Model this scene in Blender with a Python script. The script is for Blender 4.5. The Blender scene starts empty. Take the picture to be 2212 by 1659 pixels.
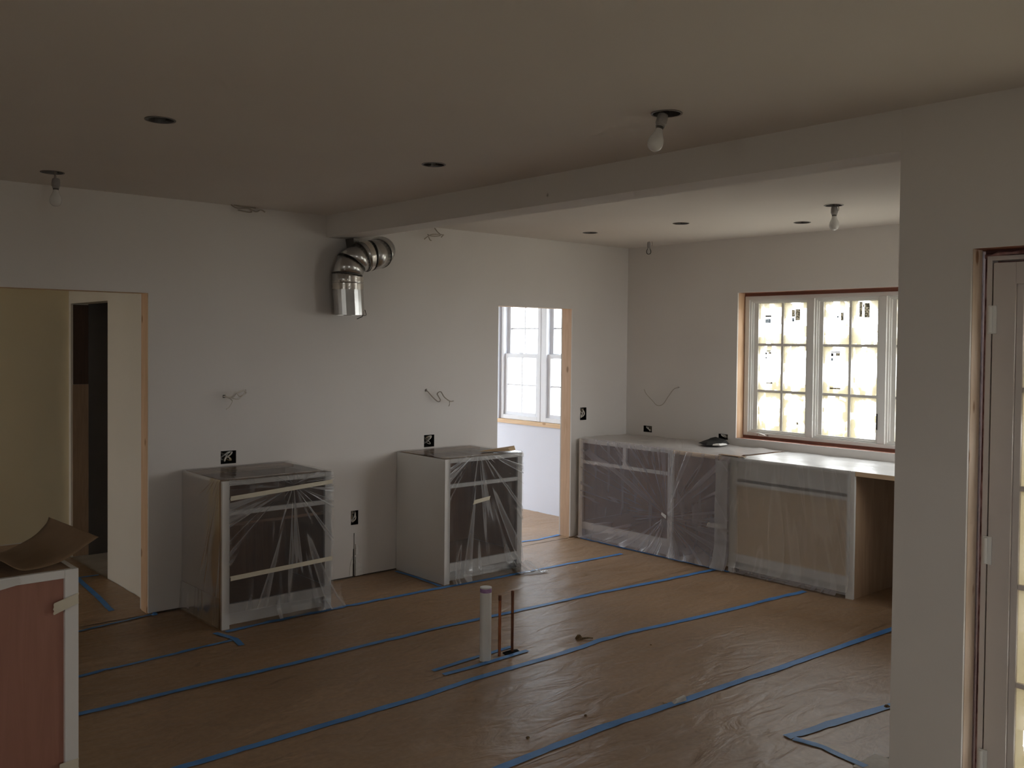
import bpy, math, random
from mathutils import Vector, Matrix, noise
random.seed(7)
SC = bpy.context.scene
COL = SC.collection

# ------------------------------------------------------------------ camera
F_PX, W_PX = 2025.656, 2212.0
YAW, PITCH, ROLL = 0.719869, -0.022935, 0.010092
fw = Vector((math.sin(YAW)*math.cos(PITCH), math.cos(YAW)*math.cos(PITCH), math.sin(PITCH)))
rt = Vector((math.cos(YAW), -math.sin(YAW), 0)); up = rt.cross(fw)
r2 = rt*math.cos(ROLL) + up*math.sin(ROLL); u2 = -rt*math.sin(ROLL) + up*math.cos(ROLL)
cd = bpy.data.cameras.new('camera'); cam = bpy.data.objects.new('camera', cd); COL.objects.link(cam)
M = Matrix((r2, u2, -fw)).transposed().to_4x4(); M.translation = (0, -5.8595, 1.7300)
cam.matrix_world = M
cd.sensor_width = 36.0; cd.lens = F_PX/W_PX*36.0; cd.shift_y = -44.9/W_PX
cd.clip_start = 0.05; cd.clip_end = 200
SC.camera = cam

# ------------------------------------------------------------------ sky (even overcast), exposure
SKY = 22.0
wd = bpy.data.worlds.new('overcast_sky'); SC.world = wd; wd.use_nodes = True
bg = wd.node_tree.nodes['Background']; bg.inputs[0].default_value = (0.86, 0.93, 1.0, 1); bg.inputs[1].default_value = SKY
SC.view_settings.view_transform = 'Standard'; SC.view_settings.look = 'None'
SC.view_settings.gamma = 1.0; SC.view_settings.use_curve_mapping = False
SC.view_settings.exposure = -1.24
SC.cycles.max_bounces = 8; SC.cycles.diffuse_bounces = 5; SC.cycles.glossy_bounces = 3
SC.cycles.transparent_max_bounces = 16; SC.cycles.transmission_bounces = 6
SC.cycles.sample_clamp_indirect = 5.0; SC.cycles.use_adaptive_sampling = True; SC.cycles.adaptive_threshold = 0.12; SC.cycles.adaptive_min_samples = 16; SC.cycles.use_denoising = True
SC.cycles.caustics_reflective = False; SC.cycles.caustics_refractive = False

def portal(loc, normal, sx, sy):
    """sampling guide in a window opening: lets the sky's own light in, emits nothing itself"""
    l = bpy.data.lights.new('sky_portal', 'AREA'); l.shape = 'RECTANGLE'; l.size = sx; l.size_y = sy
    l.cycles.is_portal = True
    o = bpy.data.objects.new('sky_portal', l); COL.objects.link(o)
    n = Vector(normal)
    q = n.to_track_quat('-Z', 'Z' if abs(n.z) < .9 else 'Y')
    o.rotation_euler = q.to_euler(); o.location = loc

# ------------------------------------------------------------------ measures (metres)
X1 = 6.5606          # window wall, room face
HC = 2.606           # ceiling
XB0, XB1 = 3.383, 3.572   # beam / door wall faces
HB = 2.452           # beam underside
YE = -4.177          # end of the door wall
XL, YF = -4.6, -9.6  # room limits behind the camera
T = 0.14             # long wall thickness
DW = 0.0125          # drywall

# ------------------------------------------------------------------ materials
def newmat(n):
    m = bpy.data.materials.new(n); m.use_nodes = True
    nt = m.node_tree
    return m, nt, nt.nodes['Principled BSDF']
def nd(nt, t, **kw):
    n = nt.nodes.new(t)
    for k, v in kw.items():
        if k in n.inputs: n.inputs[k].default_value = v
        else: setattr(n, k, v)
    return n
def ramp(nt, fac, stops):
    r = nt.nodes.new('ShaderNodeValToRGB'); e = r.color_ramp.elements
    while len(e) < len(stops): e.new(0.5)
    for i, (p, c) in enumerate(stops):
        e[i].position = p; e[i].color = (*c, 1) if len(c) == 3 else c
    nt.links.new(fac, r.inputs[0]); return r.outputs[0]
def mottled(name, c0, c1, scale=6, rough=.6, bump=0.0, bscale=60, metallic=0.0, stretch=(1, 1, 1), detail=4, spec=.5, c_pos=(.3, .7)):
    m, nt, b = newmat(name)
    tc = nd(nt, 'ShaderNodeTexCoord'); mp = nd(nt, 'ShaderNodeMapping'); mp.inputs['Scale'].default_value = stretch
    nt.links.new(tc.outputs['Object'], mp.inputs[0])
    no = nd(nt, 'ShaderNodeTexNoise', Scale=scale, Detail=detail)
    nt.links.new(mp.outputs[0], no.inputs['Vector'])
    nt.links.new(ramp(nt, no.outputs['Fac'], [(c_pos[0], c0), (c_pos[1], c1)]), b.inputs['Base Color'])
    b.inputs['Roughness'].default_value = rough; b.inputs['Metallic'].default_value = metallic
    b.inputs['Specular IOR Level'].default_value = spec
    if bump:
        n2 = nd(nt, 'ShaderNodeTexNoise', Scale=bscale, Detail=5); nt.links.new(mp.outputs[0], n2.inputs['Vector'])
        bp = nd(nt, 'ShaderNodeBump', Strength=1.0, Distance=bump); nt.links.new(n2.outputs['Fac'], bp.inputs['Height'])
        nt.links.new(bp.outputs[0], b.inputs['Normal'])
    return m
def wood(name, c0, c1, knot=None, axis='Z', rough=.6, scale=1.0):
    m, nt, b = newmat(name)
    tc = nd(nt, 'ShaderNodeTexCoord'); mp = nd(nt, 'ShaderNodeMapping')
    s = {'X': (1.2, 14, 14), 'Y': (14, 1.2, 14), 'Z': (14, 14, 1.2)}[axis]
    mp.inputs['Scale'].default_value = tuple(v*scale for v in s); nt.links.new(tc.outputs['Object'], mp.inputs[0])
    no = nd(nt, 'ShaderNodeTexNoise', Scale=2.2, Detail=6, Distortion=1.2); nt.links.new(mp.outputs[0], no.inputs['Vector'])
    col = ramp(nt, no.outputs['Fac'], [(.25, c0), (.75, c1)])
    if knot:
        mp2 = nd(nt, 'ShaderNodeMapping'); mp2.inputs['Scale'].default_value = {'X': (5, 11, 11), 'Y': (11, 5, 11), 'Z': (11, 11, 5)}[axis]
        nt.links.new(tc.outputs['Object'], mp2.inputs[0])
        vo = nd(nt, 'ShaderNodeTexVoronoi', Scale=1.0); nt.links.new(mp2.outputs[0], vo.inputs['Vector'])
        k = ramp(nt, vo.outputs['Distance'], [(.10, (1, 1, 1)), (.17, (0, 0, 0))])
        mx = nd(nt, 'ShaderNodeMix', data_type='RGBA'); nt.links.new(k, mx.inputs[0])
        nt.links.new(col, mx.inputs[6]); mx.inputs[7].default_value = (*knot, 1); col = mx.outputs[2]
    nt.links.new(col, b.inputs['Base Color']); b.inputs['Roughness'].default_value = rough
    return m
def plain(name, c, rough=.5, metallic=0, spec=.5):
    return mottled(name, tuple(x*.94 for x in c), c, 8, rough, 0, 60, metallic, spec=spec)

MAT = {}
MAT['wall'] = mottled('primed_drywall', (.755, .715, .68), (.79, .755, .72), 1.3, .8, spec=.25, detail=2)
MAT['ceiling'] = mottled('ceiling_paint', (.75, .70, .65), (.78, .735, .685), 1.0, .9, spec=.2, detail=2)
MAT['hallwarmtint'] = mottled('hall_wall_warm_light_tint', (.73, .68, .60), (.77, .72, .64), 1.3, .8)  # hall's warm light mixed into the colour of its right wall
MAT['skytintwall'] = mottled('wall_with_sky_tint', (.74, .765, .86), (.78, .805, .90), 1.3, .8)  # bluish skylight cast of the far room put into its wall colour
MAT['hallyellowtint'] = mottled('hall_wall_yellow_light_tint', (.80, .70, .48), (.84, .74, .52), 1.3, .8)  # yellowish hall light painted into the back wall's colour
MAT['gyp'] = mottled('gypsum_edge', (.72, .70, .66), (.82, .80, .76), 30, .9)
MAT['cab'] = mottled('cabinet_white', (.77, .75, .72), (.80, .785, .755), 3, .42)
MAT['stud'] = wood('pine_stud', (.62, .39, .23), (.77, .54, .36), (.36, .19, .09), 'Z')
MAT['studx'] = wood('pine_header', (.58, .36, .20), (.74, .53, .33), (.36, .19, .09), 'X')
MAT['studY'] = wood('pine_sill', (.62, .40, .22), (.78, .56, .34), (.40, .22, .10), 'Y')
MAT['redwood'] = wood('stained_framing', (.20, .07, .045), (.34, .14, .09), None, 'Y')
MAT['cabint'] = wood('cabinet_interior', (.20, .105, .06), (.30, .17, .10), None, 'Z', .45)
MAT['ply'] = wood('plywood_side', (.36, .23, .14), (.47, .32, .20), None, 'Z', .55)
MAT['plypanel'] = wood('tan_plywood_panel', (.62, .43, .23), (.76, .56, .33), None, 'Z', .55)
MAT['luan'] = wood('pink_plywood', (.31, .14, .095), (.40, .19, .135), None, 'Z', .55, .7)
MAT['batten'] = wood('pine_batten', (.60, .42, .26), (.72, .54, .36), None, 'Y')
MAT['subfloor'] = mottled('dusty_subfloor', (.42, .36, .29), (.58, .53, .46), 4, .85)
MAT['blue'] = mottled('blue_painter_tape', (.06, .215, .53), (.09, .28, .64), 9, .5, .0008, 50, spec=.4)
MAT['masking'] = mottled('masking_tape', (.66, .60, .46), (.75, .69, .55), 12, .6)
MAT['winwhite'] = mottled('window_white', (.80, .79, .76), (.84, .83, .80), 5, .35)
MAT['doorwhite'] = mottled('door_primer', (.66, .60, .57), (.70, .645, .61), 4, .5)
MAT['hingewhite'] = plain('white_hinge_cover', (.88, .88, .86), .4)
MAT['rubber'] = plain('black_rubber', (.012, .01, .01), .9, 0, .1)
MAT['studpale'] = wood('pale_pine_stud', (.72, .54, .40), (.84, .70, .58), (.40, .22, .12), 'Z')
MAT['pvc'] = plain('white_pvc', (.78, .77, .73), .35)
MAT['primer'] = mottled('purple_primer', (.28, .14, .33), (.46, .30, .50), 60, .5)
MAT['copper'] = mottled('aged_copper', (.36, .12, .055), (.52, .20, .10), 14, .42, metallic=.75)
MAT['copperdark'] = mottled('dark_copper', (.16, .065, .04), (.26, .11, .065), 14, .5, metallic=.7)
MAT['galv'] = mottled('galvanised_steel', (.52, .52, .51), (.68, .68, .66), 9, .27, .0006, 18, metallic=1.0)
MAT['foil'] = mottled('foil_tape', (.66, .62, .56), (.80, .77, .70), 25, .24, .001, 60, metallic=.9)
MAT['seam'] = plain('dark_seam', (.16, .15, .14), .5, .8)
MAT['black'] = plain('black_plastic', (.014, .013, .012), .7, 0, .25)
MAT['can'] = mottled('can_housing', (.30, .29, .28), (.44, .43, .41), 10, .35, metallic=.8)
MAT['canring'] = plain('can_rim', (.22, .20, .19), .45, .6)
MAT['socket'] = plain('socket_grey', (.33, .31, .30), .4)
MAT['bulb'] = plain('frosted_bulb', (.78, .77, .75), .18)
MAT['wire'] = plain('grey_wire', (.42, .37, .31), .5)
MAT['cablewhite'] = plain('white_cable', (.78, .73, .66), .5)
MAT['cableyel'] = plain('dull_yellow_cable', (.55, .44, .25), .5)
MAT['kraft2'] = mottled('brown_builder_board', (.20, .125, .065), (.25, .16, .09), 8, .75)
MAT['darkgap'] = plain('dark_wall_cavity', (.10, .075, .06), .9)
MAT['pink'] = mottled('pink_insulation', (.22, .09, .08), (.60, .37, .34), 14, .95, .004, 60, c_pos=(.42, .62))
MAT['maroon'] = plain('maroon_sealant', (.13, .05, .045), .8)
MAT['grass'] = mottled('ground_outside', (.36, .34, .29), (.46, .44, .38), 1.0, .95)
MAT['leafg'] = mottled('tree_leaves', (.07, .17, .05), (.16, .30, .10), 3, .7)
MAT['bark'] = mottled('bark', (.14, .10, .07), (.22, .17, .12), 6, .9)
def sticker(name, c0, c1, scale):
    m, nt, b = newmat(name); nt.nodes.remove(b); out = nt.nodes['Material Output']
    tc = nd(nt, 'ShaderNodeTexCoord'); no = nd(nt, 'ShaderNodeTexNoise', Scale=scale, Detail=1.0); nt.links.new(tc.outputs['Object'], no.inputs['Vector'])
    col = ramp(nt, no.outputs['Fac'], [(.44, c0), (.56, c1)])
    tl = nd(nt, 'ShaderNodeBsdfTranslucent'); nt.links.new(col, tl.inputs[0]); df = nd(nt, 'ShaderNodeBsdfDiffuse'); nt.links.new(col, df.inputs[0])
    a = nd(nt, 'ShaderNodeMixShader'); a.inputs[0].default_value = .3; nt.links.new(tl.outputs[0], a.inputs[1]); nt.links.new(df.outputs[0], a.inputs[2]); nt.links.new(a.outputs[0], out.inputs[0]); return m
MAT['sticker'] = sticker('printed_sticker', (.14, .13, .11), (.42, .39, .33), 90)
MAT['stickerblue'] = sticker('grey_blue_sticker', (.15, .17, .19), (.42, .44, .46), 80)
MAT['ink'] = plain('printed_ink', (.07, .07, .07), .6)
MAT['tan'] = plain('torn_tan_paper', (.52, .36, .21), .8)
MAT['whitechip'] = plain('white_chip', (.70, .68, .64), .7)
MAT['debris'] = mottled('dark_scrap', (.09, .05, .02), (.26, .16, .06), 50, .7)
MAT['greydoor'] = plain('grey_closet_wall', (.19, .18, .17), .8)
MAT['darkbrown'] = wood('dark_brown_framing', (.07, .04, .025), (.11, .065, .04), None, 'Z')
MAT['roof'] = plain('roof_board', (.3, .28, .25), .9)

def kraft():
    m, nt, b = newmat('kraft_floor_paper')
    tc = nd(nt, 'ShaderNodeTexCoord'); mp = nd(nt, 'ShaderNodeMapping'); mp.inputs['Scale'].default_value = (1, 1, 1)
    nt.links.new(tc.outputs['Object'], mp.inputs[0])
    n1 = nd(nt, 'ShaderNodeTexNoise', Scale=1.1, Detail=5); nt.links.new(mp.outputs[0], n1.inputs['Vector'])
    n3 = nd(nt, 'ShaderNodeTexNoise', Scale=38, Detail=4); nt.links.new(mp.outputs[0], n3.inputs['Vector'])
    c1 = ramp(nt, n1.outputs['Fac'], [(.3, (.30, .19, .108)), (.7, (.39, .255, .152))])
    c3 = ramp(nt, n3.outputs['Fac'], [(.3, (.80, .80, .80)), (.62, (1, 1, 1)), (.82, (1.22, 1.2, 1.18))])
    mx = nd(nt, 'ShaderNodeMix', data_type='RGBA', blend_type='MULTIPLY'); mx.inputs[0].default_value = .75
    nt.links.new(c1, mx.inputs[6]); nt.links.new(c3, mx.inputs[7]); nt.links.new(mx.outputs[2], b.inputs['Base Color'])
    b.inputs['Roughness'].default_value = .43; b.inputs['Specular IOR Level'].default_value = .5
    mp2 = nd(nt, 'ShaderNodeMapping'); mp2.inputs['Scale'].default_value = (2.0, 5.0, 1); mp2.inputs['Rotation'].default_value = (0, 0, .25)
    nt.links.new(tc.outputs['Object'], mp2.inputs[0])
    n2 = nd(nt, 'ShaderNodeTexNoise', Scale=1.9, Detail=4, Roughness=.5, Distortion=.9); nt.links.new(mp2.outputs[0], n2.inputs['Vector'])
    bp = nd(nt, 'ShaderNodeBump', Strength=.8, Distance=.013); nt.links.new(n2.outputs['Fac'], bp.inputs['Height'])
    nt.links.new(bp.outputs[0], b.inputs['Normal'])
    return m
MAT['kraft'] = kraft()

def film(name, base, crease, gather=(0, 0), freq=9.0, streak_rot=0.0, tint=(.82, .80, .82), gloss=.25):
    """thin polyethylene: clear with a white haze; folded creases are hazier.  UV is in metres."""
    m, nt, b = newmat(name); nt.nodes.remove(b)
    out = nt.nodes['Material Output']
    uv = nd(nt, 'ShaderNodeUVMap')
    sb = nd(nt, 'ShaderNodeVectorMath', operation='SUBTRACT'); sb.inputs[1].default_value = (gather[0], gather[1], 0)
    nt.links.new(uv.outputs[0], sb.inputs[0])
    sp = nd(nt, 'ShaderNodeSeparateXYZ'); nt.links.new(sb.outputs[0], sp.inputs[0])
    at = nd(nt, 'ShaderNodeMath', operation='ARCTAN2'); nt.links.new(sp.outputs[1], at.inputs[0]); nt.links.new(sp.outputs[0], at.inputs[1])
    ml = nd(nt, 'ShaderNodeMath', operation='MULTIPLY'); ml.inputs[1].default_value = freq; nt.links.new(at.outputs[0], ml.inputs[0])
    ln = nd(nt, 'ShaderNodeVectorMath', operation='LENGTH'); nt.links.new(sb.outputs[0], ln.inputs[0])
    cb = nd(nt, 'ShaderNodeCombineXYZ'); nt.links.new(ml.outputs[0], cb.inputs[0])
    m2 = nd(nt, 'ShaderNodeMath', operation='MULTIPLY'); m2.inputs[1].default_value = .7; nt.links.new(ln.outputs['Value'], m2.inputs[0])
    nt.links.new(m2.outputs[0], cb.inputs[1])
    n1 = nd(nt, 'ShaderNodeTexNoise', Scale=1.0, Detail=2, Distortion=0.0); nt.links.new(cb.outputs[0], n1.inputs['Vector'])
    k1 = ramp(nt, n1.outputs['Fac'], [(.36, (0, 0, 0)), (.385, (.8, .8, .8)), (.41, (.05, .05, .05)), (.56, (.10, .10, .10)), (.59, (1, 1, 1)), (.66, (.45, .45, .45))])
    mp = nd(nt, 'ShaderNodeMapping'); mp.inputs['Scale'].default_value = (9, 1.6, 1); mp.inputs['Rotation'].default_value = (0, 0, streak_rot)
    nt.links.new(uv.outputs[0], mp.inputs[0])
    n2 = nd(nt, 'ShaderNodeTexNoise', Scale=1.6, Detail=2, Distortion=.3); nt.links.new(mp.outputs[0], n2.inputs['Vector'])
    k2 = ramp(nt, n2.outputs['Fac'], [(.50, (0, 0, 0)), (.60, (.15, .15, .15)), (.66, (.42, .42, .42)), (.76, (.25, .25, .25))])
    ad = nd(nt, 'ShaderNodeMath', operation='MAXIMUM'); nt.links.new(k1, ad.inputs[0]); nt.links.new(k2, ad.inputs[1])
    mu = nd(nt, 'ShaderNodeMath', operation='MULTIPLY_ADD', use_clamp=True); nt.links.new(ad.outputs[0], mu.inputs[0])
    mu.inputs[1].default_value = crease; mu.inputs[2].default_value = base
    tr = nd(nt, 'ShaderNodeBsdfTransparent'); df = nd(nt, 'ShaderNodeBsdfDiffuse', Color=(*tint, 1)); tl = nd(nt, 'ShaderNodeBsdfTranslucent', Color=(*tint, 1))
    gl = nd(nt, 'ShaderNodeBsdfAnisotropic') if False else nd(nt, 'ShaderNodeBsdfGlossy', Roughness=.16)
    a = nd(nt, 'ShaderNodeMixShader'); a.inputs[0].default_value = .25; nt.links.new(df.outputs[0], a.inputs[1]); nt.links.new(tl.outputs[0], a.inputs[2])
    c = nd(nt, 'ShaderNodeMixShader'); nt.links.new(mu.outputs[0], c.inputs[0]); nt.links.new(tr.outputs[0], c.inputs[1]); nt.links.new(a.outputs[0], c.inputs[2])
    lw = nd(nt, 'ShaderNodeFresnel', IOR=1.45)
    lm = nd(nt, 'ShaderNodeMath', operation='MULTIPLY', use_clamp=True); lm.inputs[1].default_value = gloss*4; nt.links.new(lw.outputs[0], lm.inputs[0])
    d = nd(nt, 'ShaderNodeMixShader'); nt.links.new(lm.outputs[0], d.inputs[0]); nt.links.new(c.outputs[0], d.inputs[1]); nt.links.new(gl.outputs[0], d.inputs[2])
    bp = nd(nt, 'ShaderNodeBump', Strength=.35, Distance=.006); nt.links.new(ad.outputs[0], bp.inputs['Height'])
    nt.links.new(bp.outputs[0], gl.inputs['Normal']); nt.links.new(bp.outputs[0], df.inputs['Normal'])
    nt.links.new(d.outputs[0], out.inputs[0])
    return m

def pane_film(name, cover, strength, tint):
    """glass with translucent protective film; patches of yellowed tape where the sheets overlap. UV 0..1 on the pane"""
    m, nt, b = newmat(name); nt.nodes.remove(b); out = nt.nodes['Material Output']
    tc = nd(nt, 'ShaderNodeTexCoord'); uv = nd(nt, 'ShaderNodeUVMap')
    oi = nd(nt, 'ShaderNodeObjectInfo')
    # distance to the pane's corners / edges
    sp = nd(nt, 'ShaderNodeSeparateXYZ'); nt.links.new(uv.outputs[0], sp.inputs[0])
    ds = []
    for i in (0, 1):
        s = nd(nt, 'ShaderNodeMath', operation='SUBTRACT'); s.inputs[1].default_value = .5; nt.links.new(sp.outputs[i], s.inputs[0])
        a = nd(nt, 'ShaderNodeMath', operation='ABSOLUTE'); nt.links.new(s.outputs[0], a.inputs[0])
        q = nd(nt, 'ShaderNodeMath', operation='POWER'); q.inputs[1].default_value = 2.4; nt.links.new(a.outputs[0], q.inputs[0]); ds.append(q)
    ad = nd(nt, 'ShaderNodeMath', operation='ADD'); nt.links.new(ds[0].outputs[0], ad.inputs[0]); nt.links.new(ds[1].outputs[0], ad.inputs[1])
    va = nd(nt, 'ShaderNodeVectorMath', operation='ADD'); nt.links.new(uv.outputs[0], va.inputs[0])
    cm = nd(nt, 'ShaderNodeCombineXYZ'); ms = nd(nt, 'ShaderNodeMath', operation='MULTIPLY'); ms.inputs[1].default_value = 37.0
    nt.links.new(oi.outputs['Random'], ms.inputs[0]); nt.links.new(ms.outputs[0], cm.inputs[0]); nt.links.new(ms.outputs[0], cm.inputs[2]); nt.links.new(cm.outputs[0], va.inputs[1])
    no = nd(nt, 'ShaderNodeTexVoronoi', Scale=4.5, Randomness=.75, distance='CHEBYCHEV', voronoi_dimensions='3D'); nt.links.new(va.outputs[0], no.inputs['Vector'])
    sc = nd(nt, 'ShaderNodeSeparateColor'); nt.links.new(no.outputs['Color'], sc.inputs[0])
    n3 = nd(nt, 'ShaderNodeTexNoise', Scale=3.5, Detail=2.0); nt.links.new(va.outputs[0], n3.inputs['Vector'])
    nm = nd(nt, 'ShaderNodeMath', operation='MULTIPLY_ADD'); nm.inputs[1].default_value = .22; nm.inputs[2].default_value = cover
    nt.links.new(sc.outputs[0], nm.inputs[0])
    n4 = nd(nt, 'ShaderNodeMath', operation='MULTIPLY_ADD'); n4.inputs[1].default_value = .22; nt.links.new(n3.outputs['Fac'], n4.inputs[0]); nt.links.new(nm.outputs[0], n4.inputs[2])
    tt = nd(nt, 'ShaderNodeMath', operation='ADD'); nt.links.new(ad.outputs[0], tt.inputs[0]); nt.links.new(n4.outputs[0], tt.inputs[1])
    k = ramp(nt, tt.outputs[0], [(.33, (0, 0, 0)), (.42, (.93, .93, .93)), (.49, (.97, .97, .97)), (.64, (1, 1, 1))])
    tr = nd(nt, 'ShaderNodeBsdfTransparent', Color=(.95, .905, .85, 1)); tp = nd(nt, 'ShaderNodeBsdfTranslucent', Color=(*[t*strength for t in tint], 1))
    mk = nd(nt, 'ShaderNodeMixShader'); nt.links.new(k, mk.inputs[0]); nt.links.new(tr.outputs[0], mk.inputs[1]); nt.links.new(tp.outputs[0], mk.inputs[2])
    gl = nd(nt, 'ShaderNodeBsdfGlossy', Roughness=.12); df = nd(nt, 'ShaderNodeBsdfDiffuse', Color=(.75, .70, .58, 1))
    a = nd(nt, 'ShaderNodeMixShader'); a.inputs[0].default_value = .08; nt.links.new(mk.outputs[0], a.inputs[1]); nt.links.new(df.outputs[0], a.inputs[2])
    c = nd(nt, 'ShaderNodeMixShader'); c.inputs[0].default_value = .04; nt.links.new(a.outputs[0], c.inputs[1]); nt.links.new(gl.outputs[0], c.inputs[2])
    nt.links.new(c.outputs[0], out.inputs[0]); return m
MAT['panefilm'] = pane_film('filmed_glass', .0, .185, (1.0, .83, .49))
MAT['doorfilm'] = pane_film('filmed_door_glass', .14, .12, (1.0, .80, .46))
def glass(name, tint):
    m, nt, b = newmat(name); nt.nodes.remove(b); out = nt.nodes['Material Output']
    tr = nd(nt, 'ShaderNodeBsdfTransparent', Color=(*tint, 1)); gl = nd(nt, 'ShaderNodeBsdfGlossy', Roughness=.03)
    fr = nd(nt, 'ShaderNodeFresnel', IOR=1.45); a = nd(nt, 'ShaderNodeMixShader')
    nt.links.new(fr.outputs[0], a.inputs[0]); nt.links.new(tr.outputs[0], a.inputs[1]); nt.links.new(gl.outputs[0], a.inputs[2])
    nt.links.new(a.outputs[0], out.inputs[0]); return m
MAT['glass'] = glass('clear_glass', (.95, .97, .98))
MAT['warmglass'] = glass('warm_tinted_glass', (.95, .88, .81))  # tint added on the unseen windows to warm the light they let in

# ------------------------------------------------------------------ mesh helpers
class MB:
    def __init__(s): s.v = []; s.f = []; s.uv = None
    def quad(s, a, b, c, d):
        i = len(s.v); s.v += [Vector(a), Vector(b), Vector(c), Vector(d)]; s.f.append((i, i+1, i+2, i+3)); return s
    def box(s, lo, hi, bev=0.0):
        x0, y0, z0 = (min(a, b) for a, b in zip(lo, hi)); x1, y1, z1 = (max(a, b) for a, b in zip(lo, hi))
        i = len(s.v)
        s.v += [Vector(p) for p in ((x0, y0, z0), (x1, y0, z0), (x1, y1, z0), (x0, y1, z0), (x0, y0, z1), (x1, y0, z1), (x1, y1, z1), (x0, y1, z1))]
        for q in ((0, 3, 2, 1), (4, 5, 6, 7), (0, 1, 5, 4), (1, 2, 6, 5), (2, 3, 7, 6), (3, 0, 4, 7)): s.f.append(tuple(i+k for k in q))
        return s
    def rings(s, rings, cap0=True, cap1=True):
        i0 = len(s.v); n = len(rings[0])
        for r in rings: s.v += [Vector(p) for p in r]
        for k in range(len(rings)-1):
            for j in range(n):
                a = i0+k*n+j; b = i0+k*n+(j+1) % n
                s.f.append((a, b, b+n, a+n))
        if cap0: s.f.append(tuple(i0+j for j in reversed(range(n))))
        if cap1: s.f.append(tuple(i0+(len(rings)-1)*n+j for j in range(n)))
        return s
    def tube(s, pts, r, n=7, smooth=True):
        P = [Vector(p) for p in pts]
        if smooth and len(P) > 2:
            Q = []
            for i in range(len(P)-1):
                p0 = P[max(i-1, 0)]; p1 = P[i]; p2 = P[i+1]; p3 = P[min(i+2, len(P)-1)]
                for t in (0, .25, .5, .75):
                    Q.append(.5*((2*p1)+(p2-p0)*t+(2*p0-5*p1+4*p2-p3)*t*t+(3*p1-p0-3*p2+p3)*t**3))
            Q.append(P[-1]); P = Q
        R = []; ref = Vector((0, 0, 1))
        for i, p in enumerate(P):
            t = (P[min(i+1, len(P)-1)]-P[max(i-1, 0)]).normalized()
            a = t.cross(ref)
            if a.length < .05: a = t.cross(Vector((1, 0, 0)))
            a.normalize(); b = t.cross(a)
            rr = r(i/(len(P)-1)) if callable(r) else r
            R.append([p+a*rr*math.cos(2*math.pi*k/n)+b*rr*math.sin(2*math.pi*k/n) for k in range(n)])
        return s.rings(R)
    def lathe(s, prof, base, axis, n=24, cap0=True, cap1=True):
        """prof: (radius, distance along axis)"""
        ax = Vector(axis).normalized(); ref = Vector((1, 0, 0)) if abs(ax.x) < .9 else Vector((0, 1, 0))
        a = ax.cross(ref).normalized(); b = ax.cross(a); B = Vector(base)
        return s.rings([[B+ax*h+(a*math.cos(2*math.pi*k/n)+b*math.sin(2*math.pi*k/n))*r for k in range(n)] for r, h in prof], cap0, cap1)
    def build(s, name, mat, parent=None, smooth=False, bevel=0.0, flatten=True):
        me = bpy.data.meshes.new(name)
        if parent is not None: org = Vector(parent['_o'])
        else:
            lo = [min(p[i] for p in s.v) for i in range(3)]; hi = [max(p[i] for p in s.v) for i in range(3)]
            org = Vector(((lo[0]+hi[0])/2, (lo[1]+hi[1])/2, lo[2]))
        me.from_pydata([tuple(p-org) for p in s.v], [], s.f)
        if s.uv:
            l = me.uv_layers.new(name='UVMap')
            for lp in me.loops: l.data[lp.index].uv = s.uv[lp.vertex_index]
        me.materials.append(MAT[mat] if isinstance(mat, str) else mat)
        if smooth:
            for p in me.polygons: p.use_smooth = True
        me.update()
        o = bpy.data.objects.new(name, me); COL.objects.link(o)
        if parent is not None:
            o.parent = parent
            # a sub-part sits under a mesh whose own origin equals its thing's origin
            o.location = (0, 0, 0)
        else: o.location = org
        o['_o'] = tuple(org)
        if bevel:
            md = o.modifiers.new('bevel', 'BEVEL'); md.width = bevel; md.segments = 2; md.limit_method = 'ANGLE'
        return o
def empty(name, loc):
    o = bpy.data.objects.new(name, None); COL.objects.link(o); o.location = loc; o.empty_display_size = .1
    o['_o'] = tuple(loc); return o
def tag(o, label=None, cat=None, group=None, kind=None):
    if label: o['label'] = label
    if cat: o['category'] = cat
    if group: o['group'] = group
    if kind: o['kind'] = kind
    return o
def box(name, lo, hi, mat, parent=None, bevel=0.0): return MB().box(lo, hi).build(name, mat, parent, bevel=bevel)
def struct(o, label=None): o['kind'] = 'structure'; 
def STR(o, label=None):
    o['kind'] = 'structure'
    if label: o['label'] = label
    return o

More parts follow.
